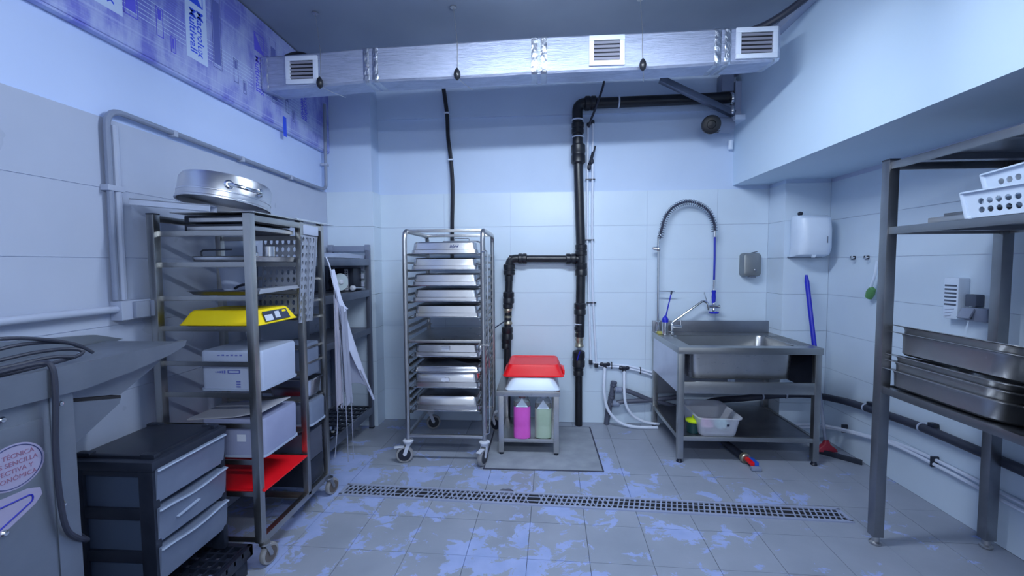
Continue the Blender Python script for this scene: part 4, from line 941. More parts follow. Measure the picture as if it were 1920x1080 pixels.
    basket(1.908, 1.68, 1.6265, 0, 'white plastic basket with round holes, lower one on the right shelf')
    b = basket(1.92, 1.62, 1.705, math.radians(-5), 'white plastic basket with round holes stacked askew in the lower basket'); b.rotation_euler = (math.radians(-3), 0, math.radians(-6))
    m = thing('baking_sheet', 'flat grey metal tray lying on the upper right shelf behind the baskets', 'tray', (1.95, 2.04, 1.62))
    MB().box(1.80, 2.22, 1.86, 2.145, 1.6205, 1.652, .004).build('sheet', 'steel_tube', m)
    for k, z in enumerate((1.6525,)): MB().box(1.83, 2.2, 1.88, 2.10, 1.6525, 1.668, .003).build('folded_end', 'rack_steel', m)
M['steel_tray'] = steel('steel_tray', (.38, .385, .40), (.46, .465, .48), (.36, .44))
right_shelf()

# ------------------------------------------------------------------ rack trolley on the left
RX0, RX1, RY0, RYM, RY1 = -1.80, -1.335, 1.925, 2.345, 2.575
def rack():
    t = thing('rack_trolley', 'grey steel rack trolley full of trays and boxes by the left wall', 'trolley', ((RX0+RX1)/2, 2.25, 0))
    w = .036
    for x in (RX0, RX1):
        for y, ww in ((RY0, w), (RYM, .032), (RY1, .030)):
            l = MB().box(x-ww/2, x+ww/2, y-ww/2, y+ww/2, .13, 1.69, .003).build('post', 'trolley_steel', t)
            MB().box(x-ww/2-.001, x+ww/2+.001, y-ww/2-.001, y+ww/2+.001, 1.689, 1.695, .002).build('cap', 'black', l)
        MB().box(x-.013, x+.013, RY0, RY1, 1.655, 1.685, .002).build('top_rail', 'trolley_steel', t)
        MB().box(x-.016, x+.016, RY0, RY1, .115, .15, .002).build('base_rail', 'trolley_steel', t)
        sl = MB()
        for k in range(30): sl.box(x-.005, x+.005, RY0+.0175, RY0+.0195, .22+k*.05, .235+k*.05)
        sl.build('slot', 'dark_void', t, kind='stuff')
    for z in (1.61, 1.465, 1.307, 1.164, .997, .848, .70, .525, .37, .145):
        for y, s in ((RY0, 1), (RYM, -1)):
            m = MB(); m.box(RX0+.018, RX1-.018, min(y, y+s*.003), max(y, y+s*.003), z-.02, z+.002); m.box(RX0+.018, RX1-.018, min(y, y+s*.03), max(y, y+s*.03), z-.022, z-.019)
            m.build('tray_support', 'trolley_steel', t, smooth=False)
    for z in (1.62, 1.37, 1.14, .88, .66, .145):
        MB().box(RX0+.015, RX1-.015, RY1-.006, RY1+.006, z-.01, z+.01).build('rear_crossbar', 'trolley_steel', t, smooth=False)
    for z in (1.37, 1.24, 1.14, .97, .88, .66):
        MB().box(RX1-.012, RX1-.006, RYM, RY1, z-.006, z+.006).build('side_bar', 'steel', t, smooth=False)
    caster(t, RX1+.012, RY0+.01, .05, math.radians(80), .118, fork='steel_tube', hub='rust', brake=False, bumper=False)
    caster(t, RX1+.012, RY1, .05, math.radians(75), .118, fork='steel_tube', hub='rust', brake=False, bumper=False)
    caster(t, RX0, RY0+.01, .05, math.radians(100), .118, fork='steel_tube', hub='rust', brake=False, bumper=False)
    caster(t, RX0, RY1, .05, math.radians(100), .118, fork='steel_tube', hub='rust', brake=False, bumper=False)
    MB().box(RX1-.006, RX1+.021, RYM+.012, RY1-.06, 1.622, 1.676, .001).build('label_plate', 'conduit_light', t)
rack()
def rack_contents():
    G = 'grey plastic perforated sheets on the rack'
    # sheet steel on top, pot, profile
    MB().box(-1.72, -1.315, 1.93, 2.60, 1.6955, 1.7005).build('steel_sheet', 'steel', label='flat steel sheet on top of the rack under the big pot', cat='sheet')
    p = thing('stock_pot', 'wide shallow aluminium pot with loop handle upturned on top of the rack', 'pot', (-1.58, 2.14, 1.70))
    m0 = Matrix.Translation((-1.492, 1.985, 1.7345)) @ Matrix.Rotation(math.radians(-8), 4, 'X') @ Matrix.Rotation(math.radians(4.5), 4, 'Y')
    R, H = .188, .118
    MB().lathe([(.0, H), (R-.03, H), (R-.01, H-.006), (R, H-.025), (R+.001, .008), (R+.006, .004), (R+.006, -.003), (R-.002, -.003), (R-.004, .01), (R-.005, H-.03), (R-.03, H-.006), (.0, H-.006)], seg=56).xf(m0).build('pot_body', 'pot_alu', p)
    MB().lathe([(R+.0012, .028), (R+.003, .03), (R+.003, .034), (R+.0012, .036)], seg=56).xf(m0).build('ring_line', 'aluminium', p)
    for a0 in (-30, 150):
        h = []
        for k in range(13):
            a = math.radians(a0-20+40*k/12); o = .052*math.sin(math.pi*k/12)**.6
            h.append(m0 @ Vector((math.cos(a)*(R+.006+o), math.sin(a)*(R+.006+o), .062-.012*math.sin(math.pi*k/12))))
        g = MB().tube(h, .0085, 10); 
        for a in (a0-20, a0+20):
            a = math.radians(a); c = m0 @ Vector((math.cos(a)*(R+.004), math.sin(a)*(R+.004), .062)); d = (m0.to_3x3() @ Vector((math.cos(a), math.sin(a), 0)))
            g.lathe([(.02, -.006), (.02, .002), (.012, .008)], c, d, 12)
        g.build('loop_handle', 'chrome', p)
    a = thing('aluminium_profile', 'long white aluminium channel lying across the rack top beside the pot', 'profile', (-1.72, 1.92, 1.71))
    q0, q1 = Vector((-1.905+.07, 1.87, 1.752)), Vector((-1.475, 1.892, 1.7195))
    MB().bar(q0, q1, .05, .006).build('web', 'white_alu', a)
    dd = (q1-q0).normalized(); up = Vector((0, 0, 1)); sd = up.cross(dd).normalized()
    for s in (-.023, .023): MB().bar(q0+sd*s-Vector((0, 0, .012)), q1+sd*s-Vector((0, 0, .012)), .004, .028).build('flange', 'white_alu', a)
    MB().box(-1.42, -1.32, 2.30, 2.72, 1.7008, 1.7068).build('white_strip', 'aluminium', label='thin white strip sticking out behind the pot on the rack top', cat='strip')
    for i, (z, lab, c) in enumerate(((1.612, 'black baking tray with grey rim, lower of the pair under the rack top', 0), (1.652, 'black baking tray with grey rim, upper of the pair under the rack top', .01))):
        k = thing('baking_tray', lab, 'tray', (-1.5, 2.14, z), 'black baking trays on the rack')
        MB().box(-1.675, -1.37, 1.957, 2.32, z, z+.034, .006).build('tray_body', 'black', k)
        MB().box(-1.655+c, -1.36, 1.950, 1.957, z+.004, z+.022, .001).build('front_rim', 'steel', k); MB().box(-1.37, -1.355, 1.97, 2.32, z+.006, z+.026, .001).build('side_rim', 'steel_tube', k)
    # level with steel cups
    s = thing('steel_tray', 'shallow steel tray with two cups on the upper rack level', 'tray', (-1.50, 2.13, 1.467))
    MB().rr([(1.467, .28, .36, .03), (1.47, .30, .375, .03), (1.492, .31, .385, .03), (1.495, .33, .405, .03), (1.492, .305, .38, .03), (1.472, .29, .36, .03)], -1.50, 2.14).build('tray_body', 'steel_pan', s)
    MB().tube(fillet([(-1.62, 1.99, 1.49), (-1.625, 1.99, 1.515), (-1.615, 1.99, 1.525), (-1.47, 1.99, 1.527)], .01, 3), .004, 8).build('wire_handle', 'black', s)
    for x, y, z, r, h, lab in ((-1.385, 2.15, 1.472, .026, .075, 'small steel cup standing on the upper rack tray, taller one'), (-1.372, 2.00, 1.472, .022, .04, 'small steel cup at the near corner of the upper rack tray')):
        MB().lathe([(r*.9, 0), (r, .003), (r, h), (r+.002, h), (r-.002, h-.002), (r-.003, .006)], (x, y, z), seg=20).build('steel_cup', 'steel_pan', label=lab, cat='cup', group='steel cups on the rack')
    k = thing('oven_tray', 'dark oven tray with raised grey end on the third rack level', 'tray', (-1.50, 2.13, 1.309))
    MB().rr([(1.309, .26, .34, .03), (1.312, .28, .36, .03), (1.326, .30, .385, .03), (1.328, .315, .40, .03), (1.324, .29, .37, .03), (1.314, .27, .35, .03)], -1.525, 2.14).build('tray_body', 'steel_dark', k)
    MB().prism([(1.952, 1.315), (2.30, 1.325), (2.28, 1.343), (1.965, 1.338)], yz(-1.368), 0, .05).build('raised_end', 'aluminium', k)
    b = thing('white_bucket', 'small white plastic bucket on the third rack level', 'bucket', (-1.66, 2.26, 1.315))
    MB().lathe([(.05, 0), (.054, .004), (.066, .115), (.07, .118), (.07, .124), (.064, .124), (.05, .01)], (-1.645, 2.235, 1.316), seg=24).build('bucket_body', 'white_box', b)
    MB().tube(spl([(-1.60, 2.18, 1.33), (-1.56, 2.16, 1.345), (-1.50, 2.13, 1.355)]), .007, 8).build('dark_spoon', 'black', label='dark spoon lying beside the small white bucket on the rack', cat='spoon')
    # yellow tub
    y = thing('yellow_tray', 'bright yellow plastic tub upturned on the rack with a label on its end', 'tub', (-1.5, 2.09, 1.166))
    MB().rr([(1.1665, .40, .33, .02), (1.170, .405, .335, .02), (1.174, .392, .325, .02), (1.228, .345, .27, .03), (1.235, .33, .255, .03)], -1.512, 2.10).build('tray_body', 'yellow', y)
    m = lambda u, v, k: Vector((-1.3145-.33*(v)+k, u, 1.177+v))
    MB().prism([(1.99, .002), (2.195, .002), (2.18, .050), (1.99, .050)], m, 0, .003).build('navy_label', 'navy', y)
    MB().prism([(1.994, .005), (2.055, .005), (2.053, .033), (1.994, .033)], m, .003, .004).build('white_label', 'paper_label', y)
    MB().prism([(2.075, .012), (2.115, .012), (2.112, .044), (2.075, .044)], m, .003, .004).build('white_label', 'paper_label', y)
    MB().prism([(2.14, .036), (2.172, .036), (2.17, .046), (2.14, .046)], m, .003, .004).build('yellow_label', 'yellow', y)
    MB().prism([(-1.70, .0), (-1.36, .0), (-1.36, .004), (-1.70, .004)], lambda u, v, k: Vector((u, 1.957+k, 1.157+v)), 0, .37).build('wire_shelf', 'steel_dark', label='thin dark shelf plate under the yellow tub', cat='shelf')
    # boxes
    def open_box(name, lab, x0, x1, y0, y1, z0, z1, mat, cat='box', top=True):
        q = thing(name, lab, cat, ((x0+x1)/2, (y0+y1)/2, z0))
        cx, cy, W, D = (x0+x1)/2, (y0+y1)/2, x1-x0, y1-y0
        MB().rr([(z0, W-.02, D-.02, .02), (z0+.006, W-.006, D-.006, .022), (z0+.012, W-.006, D-.006, .022), (z1-.01, W-.002, D-.002, .022), (z1, W-.012, D-.012, .02)], cx, cy).build('box_body', mat, q)
        MB().loft([[(a, b, z) for a, b in rrect(W+e, D+e, .024, 4, cx, cy)] for z, e in ((z0+.004, -.004), (z0+.004, .006), (z0+.014, .006), (z0+.014, -.004))], False, False).build('base_rim', 'frosted_edge', q)
        return q
    q = open_box('white_box', 'white plastic box with small dark print on the middle rack level', -1.62, -1.312, 1.945, 2.245, .8495, 1.045, 'white_box')
    g = MB(); Y = 1.9455
    for a, b, c, d in ((-1.478, -1.424, .937, .941), (-1.478, -1.424, .951, .955), (-1.482, -1.476, .939, .953), (-1.426, -1.42, .939, .953)): g.box(a, b, Y-.0012, Y, c, d)
    for k in range(3): g.box(-1.44, -1.42, Y-.0012, Y, .895-k*.012, .901-k*.012)
    for k in range(5): g.box(-1.50-k*.011, -1.493-k*.011, Y-.0012, Y, .938+.001*k, .952-.0015*k)
    for k in range(6): g.box(-1.53+k*.022, -1.518+k*.022, Y-.0012, Y, 1.022, 1.022+.004+.003*(k % 2))
    g.build('faded_print', 'print_dark', q, smooth=False, kind='stuff')
    q = open_box('frosted_box', 'frosted lilac plastic box with a small white sticker on the lower rack level', -1.63, -1.312, 1.945, 2.235, .5265, .715, 'lilac_box')
    MB().box(-1.448, -1.405, 1.9445, 1.9462, .607, .642).build('white_sticker', 'paper_label', q)
    s = MB(); s.prism([(-1.70, .705), (-1.47, .722), (-1.325, .748), (-1.325, .752), (-1.47, .727), (-1.70, .711)], xz(1.95), 0, .24); s.build('beige_sheet', 'beige', label='beige board lying tilted on top of the frosted box on the rack', cat='board')
    MB().box(-1.76, -1.308, 1.93, 2.31, .3715, .3795, .002).build('red_board', 'red', label='bright red plastic board on the lowest rack level', cat='board')
    # rear bay
    d = thing('steel_pan', 'square steel pan in the narrow rear bay of the rack', 'pan', (-1.44, 2.455, .664))
    MB().rr([(.785, .27, .15, .02), (.785, .262, .142, .02), (.69, .24, .13, .03), (.668, .2, .10, .03)], -1.455, 2.46, cap0=False).build('pan_body', 'steel_pan', d)
    MB().loft([[(a, b, z) for a, b in rrect(.27+e, .15+e, .024, 4, -1.455, 2.46)] for z, e in ((.783, -.004), (.783, .012), (.789, .012), (.789, -.004))], False, False).build('pan_rim', 'chrome', d)
    q = open_box('frosted_bin', 'small frosted bin under the square pan in the rear bay of the rack', -1.60, -1.316, 2.372, 2.548, .515, .657, 'frosted', 'bin')
    MB().box(-1.62, -1.345, 2.37, 2.55, .155, .30, .008).build('black_crate', 'black', label='black crate low in the rear bay of the rack', cat='crate')
    MB().box(-1.62, -1.345, 2.37, 2.55, .302, .47, .006).build('grey_crate', 'grey_pvc', label='grey bin above the black crate in the rear bay of the rack', cat='bin')
    w = MB().box(-1.55, -1.345, 2.36, 2.54, .80, .995, .012); w.build('pale_bin', 'frosted', label='pale bin standing in the rear bay of the rack beside the aprons', cat='bin')
    # perforated sheets
    P = thing('perforated_sheet', 'grey perforated plastic sheet standing across the back of the rack', 'sheet', (-1.45, 2.31, 1.17))
    mb = MB().perf(lambda u, v, k: Vector((u, 2.385+k-.08*(1.6-v), v)), -1.575, 1.175, 8, 10, .034, .043, (.010, .0155), .006); mb.build('sheet', 'grey_sheet', P, smooth=False)
    P = thing('perforated_sheet', 'grey perforated plastic sheet leaning on the aisle side of the rack', 'sheet', (-1.30, 2.38, 1.13))
    mt = lambda u, v, k: Vector((-1.312+k-.035*(1.65-v), u-.10*(1.64-v)*((u-2.2)/.25), v))
    mb = MB().perf(mt, 2.322, 1.13, 4, 11, .037, .044, (.0105, .0155), .006); mb.prism([(2.465, 1.13), (2.475, 1.13), (2.475, 1.615), (2.465, 1.615)], mt, -.004, .016); mb.build('sheet', 'grey_sheet', P, smooth=False)
M['grey_sheet'] = nmat('grey_sheet', (.29, .32, .40), .5)
rack_contents()

# ------------------------------------------------------------------ black plastic pallet and drawer tower
def tower():
    p = thing('plastic_pallet', 'black plastic grid pallet under the drawer tower', 'pallet', (-1.6, 1.6, 0))
    x0, x1, y0, y1 = -1.84, -1.355, 1.30, 1.895; zt = .135
    n, m_ = 9, 11; g = MB()
    for i in range(n+1):
        x = x0+.03+(x1-x0-.06)*i/n; g.box(x-.005, x+.005, y0, y1, zt-.02, zt)
    for j in range(m_+1):
        y = y0+.02+(y1-y0-.04)*j/m_; g.box(x0, x1, y-.005, y+.005, zt-.021, zt-.001)
    g.build('grid', 'black_sheen', p, smooth=False)
    f = MB()
    for a in ((x0, x0+.022, y0, y1), (x1-.022, x1, y0, y1), (x0, x1, y0, y0+.022), (x0, x1, y1-.022, y1)): f.box(*a, zt-.05, zt+.002, .003)
    f.build('frame', 'black_sheen', p)
    for x in (x0+.05, x1-.05):
        for y in (y0+.06, (y0+y1)/2, y1-.06): MB().box(x-.035, x+.035, y-.04, y+.04, 0, zt-.02, .006).build('block', 'black', p)
    X0, X1, Y0, Y1, Z0, Z1 = -1.80, -1.455, 1.50, 1.875, .1385, .72
    t = thing('drawer_tower', 'black plastic drawer tower with three frosted drawers at lower left', 'drawer unit', ((X0+X1)/2, (Y0+Y1)/2, Z0))
    for y in (Y0, Y1-.03):
        for x in (X0, X1-.062):
            MB().box(x, x+.06, y, y+.03, Z0, Z1-.03, .006).build('upright', 'black', t)
        for k in range(4):
            z = Z0+.005+k*.17; MB().box(X0+.05, X1-.05, y+.002, y+.028, z, z+.045, .004).build('cross_bar', 'black', t)
        MB().box(X0+.04, X1-.04, y+.013, y+.018, Z0+.02, Z1-.05).build('side_panel', 'frost_dark', t, label='dark translucent side panel')
    l = MB(); l.box(X0-.008, X1+.006, Y0-.008, Y1+.008, Z1-.045, Z1-.006, .012); l.build('top_frame', 'black', t)
    MB().rr([(Z1-.012, .30, .335, .02), (Z1+.004, .295, .33, .02), (Z1+.007, .28, .315, .02)], (X0+X1)/2, (Y0+Y1)/2).build('lid', 'black_sheen', t)
    for y in (Y0+.02, Y1-.05): 
        for x in (X0+.01, X1-.07): MB().box(x, x+.06, y, y+.03, Z1-.008, Z1+.012, .006).build('lid_clip', 'black', t)
    for k, zz in enumerate((.545, .39, .235)):
        h = .135; d = MB(); rows = []
        for j in range(13):
            u = j/12; y = Y0+.012+(Y1-Y0-.024)*u; drop = .012*math.sin(math.pi*u)**2 if k else .0
            rows.append([(X1-.05, y, zz+h-drop), (X1+.008, y, zz+h-drop), (X1+.014, y, zz+h-.006-drop), (X1+.008, y, zz+h-.016-drop), (X1+.004, y, zz+h*.4), (X1-.004, y, zz), (X1-.05, y, zz)])
        d.loft(rows, True, True); o = d.build('drawer_front', 'frosted', t, label='frosted translucent drawer')
        MB().box(X0+.03, X1-.05, Y0+.034, Y1-.034, zz+.005, zz+h-.015).build('drawer_bin', 'frosted', o)
        MB().tube([(X1+.012, Y0+.012, zz+h-.006)]+[(X1+.015, Y0+.012+(Y1-Y0-.024)*j/12, zz+h-.006-(.012*math.sin(math.pi*j/12)**2 if k else 0)) for j in range(13)], .004, 6).build('drawer_lip', 'frosted_edge', o)
    MB().bar((X1+.009, Y0+.09, .45), (X1+.011, Y0+.20, .462), .012, .004).build('scuff_mark', 'frosted_edge', t)
M['black_sheen'] = nmat('black_sheen', (.012, .016, .03), .34)
tower()

# ------------------------------------------------------------------ grey machine with tray at the left edge
def machine():
    X = -1.50; t = thing('food_machine', 'grey steel floor machine with long sloping tray at the left edge', 'machine', (-1.68, .9, 0))
    MB().box(-1.84, X, .25, 1.28, .02, 1.055, .006).build('cabinet', 'machine_grey', t)
    # raised panel lines on the aisle face
    pl = MB(); pl.box(X, X+.004, .3, 1.19, .895, .995, .0015); pl.box(X, X+.003, .3, 1.205, .10, .885, .0015); pl.build('service_panel', 'machine_grey', t)
    MB().box(X, X+.004, 1.212, 1.278, .02, 1.05, .0015).build('corner_strip', 'machine_grey', t)
    # tray: lip towards the aisle, sloping bed, raised back
    lip = [(.25, 1.142), (1.10, 1.141), (1.712, 1.139), (1.704, 1.117), (1.62, 1.092), (1.45, 1.066), (1.30, 1.051), (1.10, 1.056), (.25, 1.058)]
    MB().prism(lip, yz(X), -.002, .022).build('tray_lip', 'machine_grey', t)
    MB().prism([(.25, 1.118), (1.2, 1.118), (1.70, 1.136), (1.705, 1.13), (1.2, 1.108), (.25, 1.108)], yz(-1.82), 0, .33).build('tray_bed', 'machine_grey', t)
    MB().prism([(.25, 1.10), (.25, 1.20), (1.30, 1.198), (1.66, 1.168), (1.775, 1.132), (1.70, 1.12)], yz(-1.855), 0, .03).build('tray_back', 'machine_grey', t)
    MB().prism([(1.25, 1.06), (1.62, 1.10), (1.70, 1.12), (1.60, 1.052), (1.46, .985), (1.25, 1.03)], yz(-1.82), 0, .298).build('hopper_side', 'machine_grey', t)
    MB().prism([(1.25, 1.030), (1.455, .983), (1.455, .972), (1.25, 1.019)], yz(-1.82), 0, .302).build('hopper_shelf', 'dark_void', t)
    MB().prism([(1.25, 1.019), (1.452, .972), (1.445, .955), (1.285, .866), (1.25, .84)], yz(-1.82), 0, .305).build('hopper_chute', 'machine_grey', t)
    MB().prism([(1.25, .84), (1.285, .866), (1.29, .80), (1.25, .30)], yz(-1.82), 0, .2).build('rear_panel', 'machine_grey', t)
    for y, z in ((1.238, 1.022), (1.091, 1.024), (1.228, .705), (1.079, .706), (1.11, 1.15)):
        MB().lathe([(.010, 0), (.010, .003), (.006, .008), (.0, .009)], (X+.004, y, z) if z < 1.1 else (X-.06, y, z-.03), (1, 0, 0) if z < 1.1 else (0, 0, 1), 10).build('bolt', 'chrome', t)
    c = MB(); c.box(-1.80, -1.56, .4, 1.0, 1.119, 1.128, .002); c.build('tray_cover', 'steel_dark', t)
    # round sticker with wording
    yc, zc = 1.112, .880; e = [(yc+.076*math.cos(a), zc+.066*math.sin(a)) for a in [2*math.pi*k/40 for k in range(40)]]
    s = MB().prism(e, yz(X+.003), 0, .0012).build('round_sticker', 'sticker', t)
    ring = [(X+.0046, yc+.069*math.cos(a), zc+.060*math.sin(a)) for a in [2*math.pi*k/40 for k in range(40)]]
    MB().tube(ring, .0013, 5, closed=True).build('sticker_ring', 'sticker_line', s)
    base = lambda y, z: Matrix(((0, 0, 1, X+.0048), (1, 0, 0, y), (0, 1, 0, z), (0, 0, 0, 1)))
    tx = MB()
    for k, wd in enumerate(('LA TÉCNICA', 'MÁS SENCILLA', 'EFECTIVA Y', 'ECONÓMICA')): tx.text(wd, .0185, base(yc-.002, zc+.026-k*.0215))
    tx.build('sticker_wording', 'text_red', s, smooth=False, fixn=False)
    tri = fillet([(.93, .80), (1.165, .792), (1.155, .745), (.93, .62)], .05, 4)
    w = MB().prism([(a[0], a[1]) for a in [(.93, .805), (1.14, .802), (1.172, .790), (1.176, .768), (1.158, .748), (1.05, .69), (.93, .62)]], yz(X+.003), 0, .0012).build('arrow_sticker', 'sticker', t)
    MB().tube(fillet([(X+.005, .93, .776), (X+.005, 1.15, .782), (X+.005, 1.152, .762), (X+.005, 1.0, .685), (X+.005, .93, .645)], .02, 4), .0022, 6).build('blue_outline', 'sticker_blue', w)
    # coiled cable
    k = thing('power_cable', 'black power cable coiled on the tray of the grey machine and hanging down', 'cable', (-1.58, 1.2, 1.13))
    r = .006
    MB().tube(spl([(-1.60, .7, 1.215), (-1.60, 1.0, 1.24), (-1.60, 1.18, 1.236), (-1.60, 1.30, 1.212), (-1.60, 1.39, 1.178), (-1.60, 1.44, 1.142)]), r, 8).build('coil', 'hose', k)
    MB().tube(spl([(-1.61, .7, 1.18), (-1.61, 1.1, 1.198), (-1.61, 1.24, 1.208), (-1.61, 1.36, 1.192), (-1.61, 1.42, 1.16)]), r, 8).build('coil', 'hose', k)
    MB().tube(spl([(-1.585, .7, 1.155), (-1.585, 1.1, 1.172), (-1.585, 1.25, 1.18), (-1.585, 1.35, 1.172), (-1.57, 1.38, 1.155), (-1.56, 1.30, 1.142), (-1.56, 1.0, 1.13)]), r, 8).build('coil', 'hose', k)
    MB().tube(spl([(-1.59, .7, 1.138), (-1.59, 1.15, 1.15), (-1.57, 1.28, 1.158), (-1.545, 1.33, 1.15)]), r, 8).build('coil', 'hose', k)
    MB().tube(spl([(-1.56, .9, 1.14), (-1.54, 1.10, 1.148), (-1.50, 1.19, 1.16), (-1.474, 1.205, 1.145), (-1.468, 1.205, 1.06), (-1.472, 1.20, .90), (-1.476, 1.205, .75), (-1.48, 1.225, .62), (-1.50, 1.295, .545), (-1.60, 1.36, .515), (-1.75, 1.44, .50), (-1.835, 1.53, .49), (-1.838, 1.62, .48)]), .008, 10).build('hanging_run', 'hose', k)
machine()

# ------------------------------------------------------------------ grey shelving beside the corner column
def grey_unit():
    x0, x1, y0, y1 = -1.84, -1.475, 2.64, 3.715
    t = thing('grey_shelving', 'grey steel shelving with black grid bottom between rack and corner column', 'shelf unit', (-1.65, 3.2, 0))
    for x in (x0+.018, x1-.018):
        for y in (y0+.018, y1-.018):
            l = MB().box(x-.018, x+.018, y-.018, y+.018, .012, 1.575, .002).build('post', 'unit_grey', t)
            MB().box(x-.02, x+.02, y-.02, y+.02, 0, .014, .003).build('foot', 'black', l)
    MB().box(x0+.03, x1-.03, y1-.03, y1-.015, 1.565, 1.615, .003).build('top_bar', 'conduit', t)
    for x in (x0+.018, x1-.018): MB().box(x-.02, x+.02, y1-.04, y1-.004, 1.575, 1.625, .003).build('post_top', 'conduit', t)
    for z, h, plate in ((1.50, .055, 1), (1.235, .06, 1), (.90, .05, 1)):
        for x in (x0+.005, x1-.017): MB().box(x, x+.014, y0+.03, y1-.03, z-h, z, .002).build('shelf_edge', 'unit_grey', t)
        MB().box(x0+.035, x1-.035, y1-.03, y1-.018, z-h, z, .002).build('shelf_edge', 'unit_grey', t)
        MB().box(x0+.01, x1-.01, y0+.03, y1-.03, z-.012, z-.004).build('shelf_plate', 'unit_grey', t)
    s = MB()
    for k in range(3): s.box(x0+.02, x1-.05, y1-.035, y1-.024, 1.262+k*.07, 1.305+k*.07)
    s.build('back_slat', 'conduit_light', t, smooth=False, kind='stuff')
    z = .20
    for x in (x0+.005, x1-.017): MB().box(x, x+.016, y0+.03, y1-.03, z-.065, z, .002).build('base_edge', 'unit_grey', t)
    g = MB()
    for k in range(12): g.box(x0+.02, x1-.02, y0+.05+k*.09, y0+.075+k*.09, z-.016, z-.004)
    for k in range(7): g.box(x0+.03+k*.05, x0+.05+k*.05, y0+.03, y1-.03, z-.02, z-.008)
    g.build('grid_bottom', 'black_sheen', t, smooth=False)
    # things on it
    d = thing('grinding_disc', 'pale round disc on a white spindle on the grey shelving', 'disc', (-1.52, 3.33, 1.24))
    MB().lathe([(.0, 0), (.066, 0), (.068, .004), (.066, .010), (.0, .010)], (-1.548, 3.275, 1.318), (.88, -.48, 0), 30).build('disc', 'disc_pale', d)
    MB().lathe([(.018, 0), (.02, .01), (.012, .016)], (-1.542, 3.270, 1.318), (.88, -.48, 0), 14).build('boss', 'caster_white', d)
    MB().cyl((-1.62, 3.315, 1.318), (-1.553, 3.278, 1.318), .045, 18).build('dark_drum', 'black', d)
    k = thing('spindle', 'white knobbed spindle lying on the grey shelving beside the pale disc', 'tool', (-1.5, 3.48, 1.245))
    MB().lathe([(.012, -.02), (.022, -.01), (.022, .012), (.014, .02)], (-1.515, 3.425, 1.262), (.1, 1, 0), 14).build('knob', 'caster_white', k)
    MB().cyl((-1.515, 3.44, 1.262), (-1.51, 3.64, 1.250), .006, 10).build('rod', 'chrome', k)
    b = thing('grater_box', 'black box with a pale perforated strip on the grey shelving', 'grater', (-1.62, 3.6, 1.237))
    MB().box(-1.72, -1.54, 3.50, 3.66, 1.237, 1.42, .004).build('case', 'black', b)
    q = MB().box(-1.615, -1.585, 3.494, 3.50, 1.24, 1.415).build('strip', 'caster_white', b)
    h = MB()
    for i in range(9): 
        for j in (-1.607, -1.593): h.box(j-.004, j+.004, 3.492, 3.4945, 1.25+i*.018, 1.258+i*.018)
    h.build('hole', 'dark_void', q, kind='stuff')
    MB().prism([(2.9, 1.505), (3.70, 1.505), (3.70, 1.53), (3.30, 1.545)], yz(-1.80), 0, .28).build('folded_sheet', 'white_box', label='thin white sheet lying on top of the grey shelving', cat='sheet')
    MB().lathe([(.035, 0), (.045, .004), (.05, .022), (.046, .022), (.03, .006)], (-1.56, 3.1, .2), seg=18).build('steel_bowl', 'chrome', label='small steel bowl on the black grid bottom of the grey shelving', cat='bowl')
M['disc_pale'] = nmat('disc_pale', (.48, .56, .60), .5)
grey_unit()

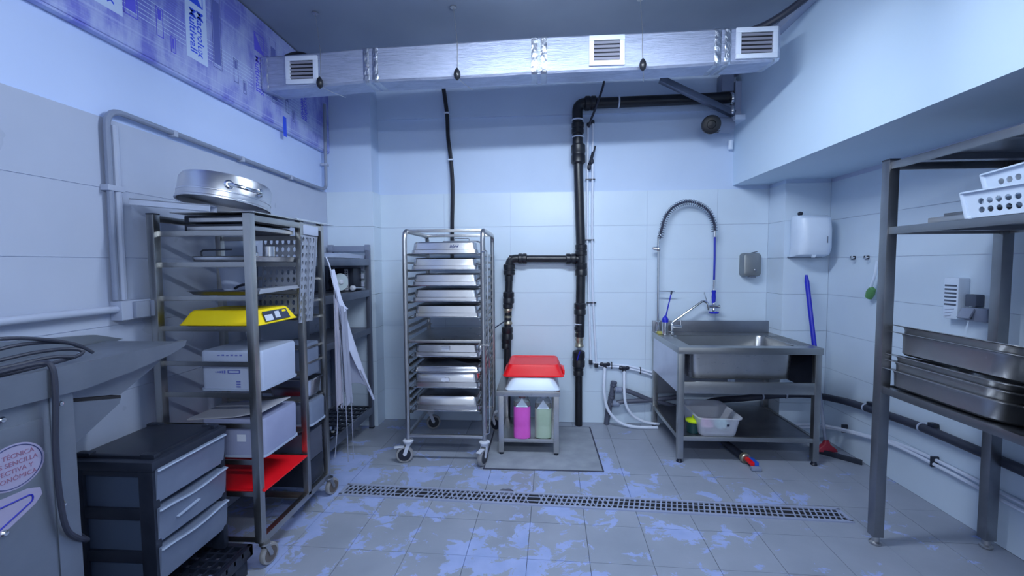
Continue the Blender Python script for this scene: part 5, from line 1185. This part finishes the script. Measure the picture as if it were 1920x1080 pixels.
# ------------------------------------------------------------------ aprons on the end of the rack
def aprons():
    def sheetm(left, right, n, wav, x0, seed, bot=0.0):
        rr = random.Random(seed); L = spl(left, 6); R_ = spl(right, 6); m = len(L); rows = []
        for i in range(m):
            u = i/(m-1); row = []
            for k in range(n+1):
                v = k/n; p = L[i].lerp(R_[i], v); p = p.copy()
                p.x += wav*math.sin(v*math.pi*2.6+seed+u*.8)*(.35+.65*u)
                p.z += bot*math.sin(math.pi*v)*u**8
                row.append(p)
            rows.append(row)
        back = [[p+Vector((-.003, .0, 0)) for p in r] for r in rows]
        mb = MB().grid(rows); k = len(mb.v); mb.grid(back); w = n+1; H = len(rows)
        ed = [(0*w+j) for j in range(w)]+[i*w+w-1 for i in range(1, H)]+[(H-1)*w+j for j in range(w-2, -1, -1)]+[i*w for i in range(H-2, 0, -1)]
        for a, b in zip(ed, ed[1:]+ed[:1]): mb.f.append((a, b, k+b, k+a))
        return mb
    a = thing('apron', 'long white apron spread open, hanging on the rack end', 'apron', (-1.29, 2.7, .5))
    x = -1.285
    sheetm([(x, 2.60, 1.40), (x, 2.66, 1.20), (x, 2.69, .95), (x, 2.70, .62)], [(x, 2.62, 1.42), (x, 2.74, 1.15), (x+.02, 2.90, .82), (x+.05, 3.10, .47)], 12, .018, x, 1, .085).build('panel', 'cloth', a)  # shade on the white apron's inner side put into a darker grey
    sheetm([(x+.012, 2.575, 1.42), (x+.016, 2.635, 1.22), (x+.028, 2.73, .93), (x+.056, 3.08, .45)], [(x+.012, 2.625, 1.425), (x+.018, 2.745, 1.15), (x+.03, 2.905, .84), (x+.058, 3.11, .45)], 4, .006, x, 2).build('folded_edge', 'cloth_white', a)
    MB().tube(spl([(-1.30, 2.57, 1.50), (-1.285, 2.585, 1.44), (-1.272, 2.60, 1.33), (-1.262, 2.68, 1.16), (-1.262, 2.695, 1.13)]), .004, 6).build('neck_strap', 'cloth_white', a)
    b = thing('apron', 'bundled greyish apron hanging in narrow folds with long dangling strings', 'apron', (-1.25, 2.6, .5))
    x = -1.245
    sheetm([(x, 2.545, 1.27), (x, 2.55, 1.0), (x, 2.555, .80), (x, 2.565, .545)], [(x, 2.61, 1.20), (x, 2.615, 1.0), (x, 2.62, .80), (x, 2.635, .53)], 12, .014, x, 3, .05).build('panel', 'cloth_pink', b)
    sheetm([(x+.02, 2.60, 1.20), (x+.02, 2.612, 1.0), (x+.022, 2.625, .8), (x+.025, 2.640, .55)], [(x+.02, 2.665, 1.17), (x+.02, 2.675, 1.0), (x+.022, 2.682, .8), (x+.025, 2.695, .55)], 8, .010, x, 5, .03).build('front_fold', 'cloth', b)
    sheetm([(x+.012, 2.555, 1.33), (x+.014, 2.57, 1.25), (x+.016, 2.60, 1.19), (x+.02, 2.62, 1.15)], [(x+.012, 2.575, 1.33), (x+.014, 2.61, 1.26), (x+.016, 2.65, 1.20), (x+.02, 2.69, 1.17)], 4, .004, x, 4).build('bib', 'cloth_white', b)
    for p in ([(x+.01, 2.53, 1.30), (x+.012, 2.545, 1.0), (x+.012, 2.54, .7), (x+.01, 2.52, .45), (x, 2.50, .28)], [(x+.03, 2.60, .62), (x+.03, 2.61, .4), (x+.03, 2.615, .20)], [(x+.035, 2.67, .60), (x+.035, 2.675, .4), (x+.035, 2.68, .19)], [(x+.02, 2.565, 1.05), (x+.022, 2.58, .85), (x+.022, 2.585, .56)]):
        MB().tube(spl(p), .0026, 6).build('string', 'cloth', b)
aprons()
